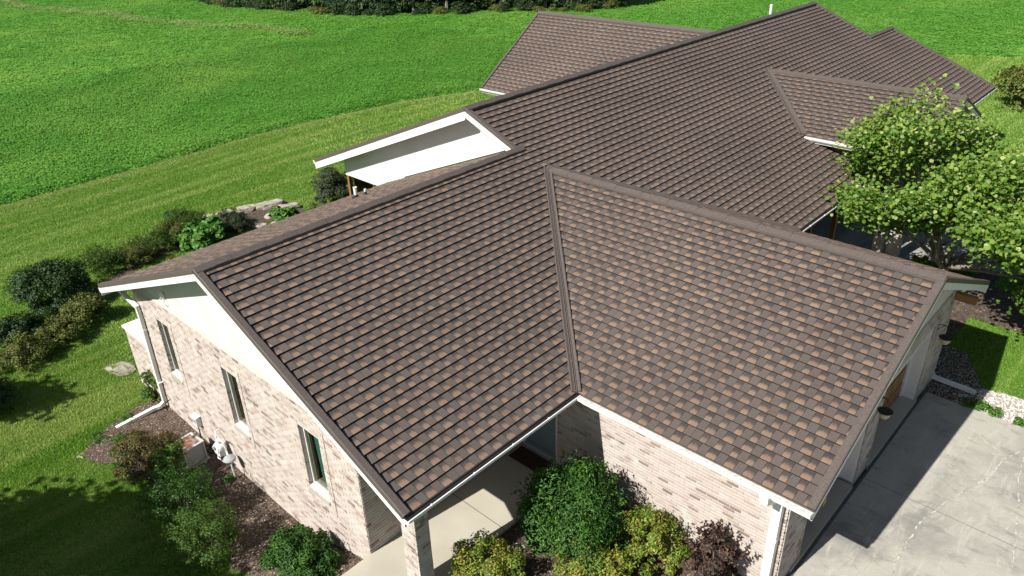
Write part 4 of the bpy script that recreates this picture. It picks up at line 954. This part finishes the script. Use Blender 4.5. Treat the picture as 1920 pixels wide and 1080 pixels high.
# far left border
shrub('round_shrub', 'large dark round shrub nearest the left picture edge', 'shrub', -22.7, -4.15, 1.55, 1.45, 1.8, L['dark'], 12000, .12, .25, asp=.4, spiky=.2)
shrub('dark_shrub', 'low dark shrub at the left edge beside the largest round shrub', 'shrub', -21.3, -6.1, .95, .9, .8, L['dark'], 6000, .12, .3, asp=.4)
shrub('olive_shrub', 'olive yellow shrub left of the roof corner', 'shrub', -20.1, -3.95, .85, .8, 1.05, L['olive'], 6000, .09, .3, spiky=.2)
shrub('olive_shrub', 'small olive shrub on the lawn edge below the others', 'shrub', -19.2, -5.15, .75, .7, .9, L['olive'], 4500, .085, .3, spiky=.2)
shrub('olive_shrub', 'olive shrub with yellow leaves touching the left picture edge', 'shrub', -18.8, -6.55, .85, .8, 1.0, L['olive'], 4500, .085, .3, spiky=.2)
shrub('dark_shrub', 'dark low shrub in the lawn shade at the left picture edge', 'shrub', -16.6, -7.9, .7, .7, .7, L['dark'], 3000, .08, .3)
for i, (x, y, rx, h, m, lb) in enumerate(((-24.4, -1.7, 1.0, .95, 'mid', 'green mounded plant next to the dark round shrub'), (-24.2, -.4, .9, .8, 'olive', 'second low grassy mound up the border'), (-24.6, .7, .95, .85, 'mid', 'third low grassy mound up the border'), (-24.9, 1.8, .9, .9, 'olive', 'fourth low mound just below the bright broad leaved plant'), (-25.5, 2.6, 1.0, .95, 'mid', 'soft green mound behind the bright broad leaved plant'))):
    shrub('perennial_mound', lb, 'plant', x, y, rx, rx, h, L[m], 4200, .10, .28, asp=.25, spiky=.25)
shrub('hosta_plant', 'bright broad leaved plant below the limestone rocks', 'plant', -23.9, 2.65, 1.05, 1.0, .9, L['bright'], 2600, .19, .3, hexa=True)
shrub('hosta_plant', 'bright broad leaved plant at the right end of the rocks', 'plant', -23.1, 6.4, .75, .6, .6, L['bright'], 1500, .19, .3, hexa=True)
shrub('juniper_shrub', 'dark spreading juniper in front of the limestone rocks', 'shrub', -24.3, 4.25, 1.25, .8, .7, L['grey'], 6000, .09, .25, asp=.25, spiky=.2)
shrub('blue_shrub', 'small blue green shrub on the lawn edge beside the rocks', 'shrub', -26.6, 2.7, .65, .6, .9, L['blue'], 3000, .09, .3, asp=.3)
shrub('perennial_mound', 'small yellowish plant between the rocks and the big round bush', 'plant', -22.6, 7.9, .6, .5, .4, L['olive'], 1500, .09, .3)
shrub('perennial_mound', 'yellowish groundcover peeping over the lower roof edge', 'plant', -21.7, .4, 1.3, .6, .4, L['olive'], 3000, .09, .3)
shrub('round_bush', 'grey green round bush beside the glazed sunroom corner', 'shrub', -22.4, 8.9, 1.25, 1.2, 2.3, L['grey'], 11000, .10, .25, asp=.5)
shrub('far_bush', 'rounded green bush at the right picture edge on the far lawn', 'shrub', .3, 43.5, 2.3, 2.2, 2.6, L['olive'], 9000, .2, .25)
shrub('bed_shrub', 'low leafy shrub at the foot of the courtyard tree', 'shrub', 3.4, 16.9, .8, .7, .9, L['mid'], 3000, .09, .3)
shrub('dry_perennial', 'pale dried flower heads beside the brick columns', 'plant', 2.5, 17.0, .6, .5, .7, L['gold'], 900, .12, .3)
for i, (x, y, r_) in enumerate(((6.2, 9.9, .28), (6.55, 9.8, .22), (5.95, 9.75, .25), (7.2, 9.75, .2))):
    shrub('weed', ('bright weed clump by the downspout mouth', 'small weed in the white gravel near the crack', 'low weed at the corner of the driveway', 'weed at the gravel edge near the right picture edge')[i], 'plant', x, y, r_, r_, .14, L['bright'], 260, .07, .4, z=-3.08)
for i, (x, y, r_, lb) in enumerate(((-12.6, -6.5, .35, 'clover patch at the ragged left end of the mulch bed'), (-12.1, -6.1, .3, 'green weed patch beside the downspout extension'), (-11.6, -6.35, .25, 'small weed between the downspout and the bronze shrub'),
                                  (-10.9, -6.55, .3, 'weed at the lower edge of the mulch bed'), (-8.2, -4.75, .2, 'small weed below the gas meter'), (-12.9, -5.5, .3, 'clover patch on the lawn side of the downspout'))):
    shrub('weed', lb, 'plant', x, y, r_, r_ * .8, .10, L['bright'], 320, .055, .4)
# limestone rocks
def rock(x, y, rx, ry, h, rz, label, z=None):
    h *= .6; rx *= .92; ry *= .8
    b = MB(); r = random.Random(int((x + 50) * 97)); vs = []; k = 12; z = gz(x, y) if z is None else z
    for j, (s, zz) in enumerate(((1.0, -.1), (1.04, h * .45), (.93, h * .9), (.6, h))):
        for i in range(k):
            a = 6.283 * i / k; q = s * (1 / max(abs(math.cos(a)), abs(math.sin(a)))) ** .6 * (1 + r.uniform(-.13, .13)); px, py = rx * q * math.cos(a), ry * q * math.sin(a)
            vs.append((px, py, zz + r.uniform(-.03, .03) * (j > 0)))
    b.add(vs, [(j * k + i, j * k + (i + 1) % k, (j + 1) * k + (i + 1) % k, (j + 1) * k + i) for j in range(3) for i in range(k)] + [tuple(range(3 * k, 4 * k))])
    o = b.build('limestone_rock', M['rock'], None); o.location = (x, y, z); o.rotation_euler.z = rz; tag(o, label, 'rock', 'limestone rocks in the garden')
for a_ in ((-26.3, 3.9, .55, .3, .32, 1.3, 'leftmost limestone block at the lawn edge'), (-26.0, 4.8, .5, .32, .38, 1.2, 'second limestone block from the left'), (-25.7, 5.75, .55, .35, .42, 1.25, 'third limestone block from the left'),
           (-25.2, 6.9, .8, .38, .45, 1.25, 'longest limestone block at the top of the group'), (-24.3, 7.3, .6, .32, .4, 1.1, 'limestone slab at the right end under the longest block'), (-23.9, 6.3, .5, .3, .35, 1.2, 'limestone slab in the middle of the group'),
           (-23.4, 5.2, .38, .3, .2, .6, 'small flat limestone near the roof edge'), (-23.0, 5.8, .3, .22, .15, .3, 'smallest flat stone by the roof edge'),
           (-21.1, -4.7, .35, .25, .22, .6, 'single pale stone between two olive shrubs'), (-19.9, -6.0, .25, .2, .18, .6, 'small stone below the olive shrubs')):
    rock(*a_)
o = rock(-15.75, -4.5, .62, .42, .07, .3, 'flat pale stepping stone on the lawn left of the downspout')
rock(-12.2, -7.15, .12, .05, .06, .5, 'small white edging stone at the tip of the mulch bed')
rock(6.5, 10.0, .28, .2, .1, .4, 'tan flat stone in the gravel by the downspout mouth', z=-3.1)
rock(-.05, -2.05, .3, .22, .14, .4, 'tan rock shape standing for a sunlit patch of mulch below the porch slab', z=-3.2)  # pale rock shape added in place of sunlight falling on the mulch

# trees
def limb(b, p, d, L_, r, depth, rr, tips, droop=0.):
    p = Vector(p); d = Vector(d).normalized(); pts = [p.copy()]; rad = [r]; n_ = 5
    for i in range(n_):
        d = (d + Vector((rr.uniform(-.22, .22), rr.uniform(-.22, .22), rr.uniform(-.10, .14) - droop))).normalized(); p = p + d * L_ / n_; pts.append(p.copy()); rad.append(r * (1 - .55 * (i + 1) / n_))
    b.tube(pts, rad, 7 if r > .03 else 5)
    if depth == 0: tips += pts[2:]; return
    for k in range(3 if depth > 1 else 4):
        a = rr.uniform(0, 6.28); q = pts[rr.choice((2, 3, 4, 5))]; nd = (d + Vector((math.cos(a), math.sin(a), rr.uniform(-.1, .5))) * .85).normalized()
        limb(b, q, nd, L_ * rr.uniform(.55, .78), r * .5, depth - 1, rr, tips, droop)
def tree(name, label, loc, dirs, L0, r0, m, nleaf, lsize, spread, seed, depth=2, trunk_h=.0, group=None, crown=None, hexa=True):
    t = thing(name, label, 'tree', loc, group); rr = random.Random(seed); b = MB(); tips = []
    if trunk_h: b.tube([(0, 0, -.2), (.02, .03, trunk_h * .5), (0, 0, trunk_h + .1)], [r0 * 1.35, r0 * 1.05, r0], 10)
    for d in dirs: limb(b, (0, 0, trunk_h - .1), d, L0 * rr.uniform(.85, 1.1), r0 * .62, depth, rr, tips)
    b.build('trunk', M['bark'], t, smooth=True); T = np.array([tuple(p) for p in tips]); 
    k = NR.integers(0, len(T), nleaf); off = NR.normal(0, 1, (nleaf, 3)) * spread * np.array((1, 1, .55)); P = T[k] + off
    nn = NR.normal(0, .55, (nleaf, 3)) + np.array((0, -.25, .9))
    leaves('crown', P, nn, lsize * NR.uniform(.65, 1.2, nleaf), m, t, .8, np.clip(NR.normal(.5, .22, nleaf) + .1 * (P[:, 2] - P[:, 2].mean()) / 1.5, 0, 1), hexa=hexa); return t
tree('redbud_tree', 'broad green tree with heart shaped leaves beside the courtyard', (3.3, 15.9, -3.1), [(-.95, -.1, .75), (-.5, .4, .85), (.7, .3, .6), (.7, -.5, .6), (-.75, -.55, .8), (0, -.1, 1), (.9, 0, .5), (-.3, -.8, .7), (1, -.5, .3)], 2.95, .15, L['tree'], 31000, .125, .34, 5, 2, 1.1)
tree('redbud_tree', 'second green tree with grey limbs at the right picture edge', (7.3, 14.9, -3.1), [(-.8, .3, .6), (.5, .7, .8), (.8, -.4, .7), (-.3, -.5, .9), (0, .5, 1)], 2.9, .15, L['tree'], 21000, .125, .36, 9, 2, 1.0)
# trees behind the camera that only shade the lower left lawn
tree('shade_tree', 'large tree outside the picture shading the lower left lawn', (-9.0, -16.1, -4.2), [(-.9, .1, .7), (-.2, .9, .8), (.9, .3, .7), (.2, -.9, .7), (0, 0, 1), (-.6, -.6, .9), (.7, .7, .8), (-1, .5, .3), (-1, -.3, .4), (.2, 1, .4)], 2.8, .25, L['mid'], 42000, .22, .5, 3, 2, 2.2)
tree('shade_tree', 'smaller tree outside the left picture edge', (-17.6, -11.6, -4.3), [(-.7, .1, .9), (.3, .8, .9), (.7, -.3, .9), (0, 0, 1)], 1.3, .13, L['mid'], 6000, .22, .35, 4, 2, 1.7)
# the wood along the far side of the field
wr = random.Random(3); protos = []
def wood_tree(seed, hgt, crw):
    t = thing('woodland_tree', 'x', 'tree', (0, 0, 0)); b = MB(); b.tube([(0, 0, -.3), (.1, 0, 2.2), (-.05, .1, 5), (0, 0, hgt * .8)], [.26, .2, .16, .05], 8)
    for k in range(6):
        a = k * 1.1 + seed; z0 = 2.6 + k * .9; b.tube([(0, 0, z0), (1.3 * math.cos(a), 1.3 * math.sin(a), z0 + .8), (2.4 * math.cos(a), 2.4 * math.sin(a), z0 + 1.1)], [.09, .06, .02], 5)
    b.build('trunk', M['bark'], t); P, nn = lumps(3600, (0, 0, hgt * .58), (crw, crw, hgt * .46), 34, 1.0, .95)
    leaves('crown', P, nn, .5 * NR.uniform(.6, 1.3, len(P)), L['wood'], t, .8); return t
pr_ = [wood_tree(1, 9, 3.0), wood_tree(2, 11, 3.3), wood_tree(5, 8, 2.8)]
line = [(-104, 41.5), (-97.1, 41.3), (-88, 41.5), (-81.5, 42.2), (-73.1, 44.7), (-67.2, 48), (-60.2, 54.2), (-55.2, 59.8), (-52.0, 63), (-50.5, 66), (-49.8, 69)]
def along(u):
    u = u * (len(line) - 1); i = min(int(u), len(line) - 2); t = u - i; return (line[i][0] * (1 - t) + line[i + 1][0] * t, line[i][1] * (1 - t) + line[i + 1][1] * t)
def copy_thing(src, loc, rz, s, label, group):
    r_ = src.copy(); C.objects.link(r_); r_.location = loc; r_.rotation_euler.z = rz; r_.scale = (s, s, s); r_['label'] = label; r_['group'] = group
    for ch in src.children:
        c = ch.copy(); C.objects.link(c); c.parent = r_
    return r_
GW = 'trees of the wood beyond the field'; first = set()
spots = []
for row in range(3):
    nrow = (22, 16, 13)[row]
    for i in range(nrow):
        u = (i + .5 + wr.uniform(-.3, .3)) / nrow; x, y = along(min(.999, max(0, u))); spots.append((x - 1.0 * row * 3.0 - wr.uniform(.2, 1.2), y + row * 3.2 + wr.uniform(.2, 1.4), row))
for i, (x, y, row) in enumerate(spots):
    k = i % 3; lab = 'tall leafy tree in the dark wood beyond the crop field'; s = wr.uniform(.85, 1.2)
    if k not in first:
        first.add(k); o = pr_[k]; o.location = (x, y, gz(x, y)); o.rotation_euler.z = wr.uniform(0, 6); o['label'] = lab; o['group'] = GW
    else: copy_thing(pr_[k], (x, y, gz(x, y)), wr.uniform(0, 6), s, lab, GW)
us = [shrub('undergrowth_shrub', 'x', 'shrub', 0, 0, 1.5, 1.3, 1.7, L['wood'], 1500, .24, .3, z=0), shrub('undergrowth_shrub', 'x', 'shrub', 0, 0, 1.2, 1.2, 1.0, L['gold'], 1100, .2, .3, z=0)]
us[1].children[0].data.materials[0] = L['olive']; GU = 'undergrowth along the edge of the wood'
for i in range(44):
    x, y = along((i + .5) / 44); copy_thing(us[0], (x - wr.uniform(.3, 1.6), y + wr.uniform(.6, 2.4), gz(x, y)), wr.uniform(0, 6), wr.uniform(1.2, 1.7), 'dark leafy thicket between the trunks of the wood', 'thickets inside the wood')
n_u = 46
for i in range(n_u):
    x, y = along((i + .5) / n_u); k = 1 if wr.random() < .3 else 0; x -= wr.uniform(-.9, .9) - .4; y -= wr.uniform(-.6, 1.2)
    src = us[k]; lab = ('dark leafy undergrowth at the foot of the wood', 'yellow green weeds along the edge of the wood')[k]
    if src['label'] == 'x': src['label'] = lab; src['group'] = GU; src.location = (x, y, gz(x, y))
    else: copy_thing(src, (x, y, gz(x, y)), wr.uniform(0, 6), wr.uniform(.4, .95), lab, GU)
# faint tractor track and bare soil patch, as sheets on the field
n = 16000; u = NR.uniform(0, 1, n); off = NR.normal(0, 1, n) * .55
P = np.stack([np.interp(u, [0, .45, .72, 1], [-126, -97.5, -82.9, -64]), np.interp(u, [0, .45, .72, 1], [23.0, 27.6, 30.4, 35.5]) + off + .5 * np.sin(u * 30)], -1)
P = P[NR.uniform(0, 1, n) < .35 + .5 * np.sin(u * 47) ** 2 * (1 - .5 * u)]
keep = M['crop']; M['crop'] = leafm('pale_track_grass', [(0, (.16, .30, .05)), (1, (.33, .42, .14))]); crop(P, lambda q: .2 + 0 * q[:, 0], 'paler line of grass across the upper left of the field'); M['crop'] = keep
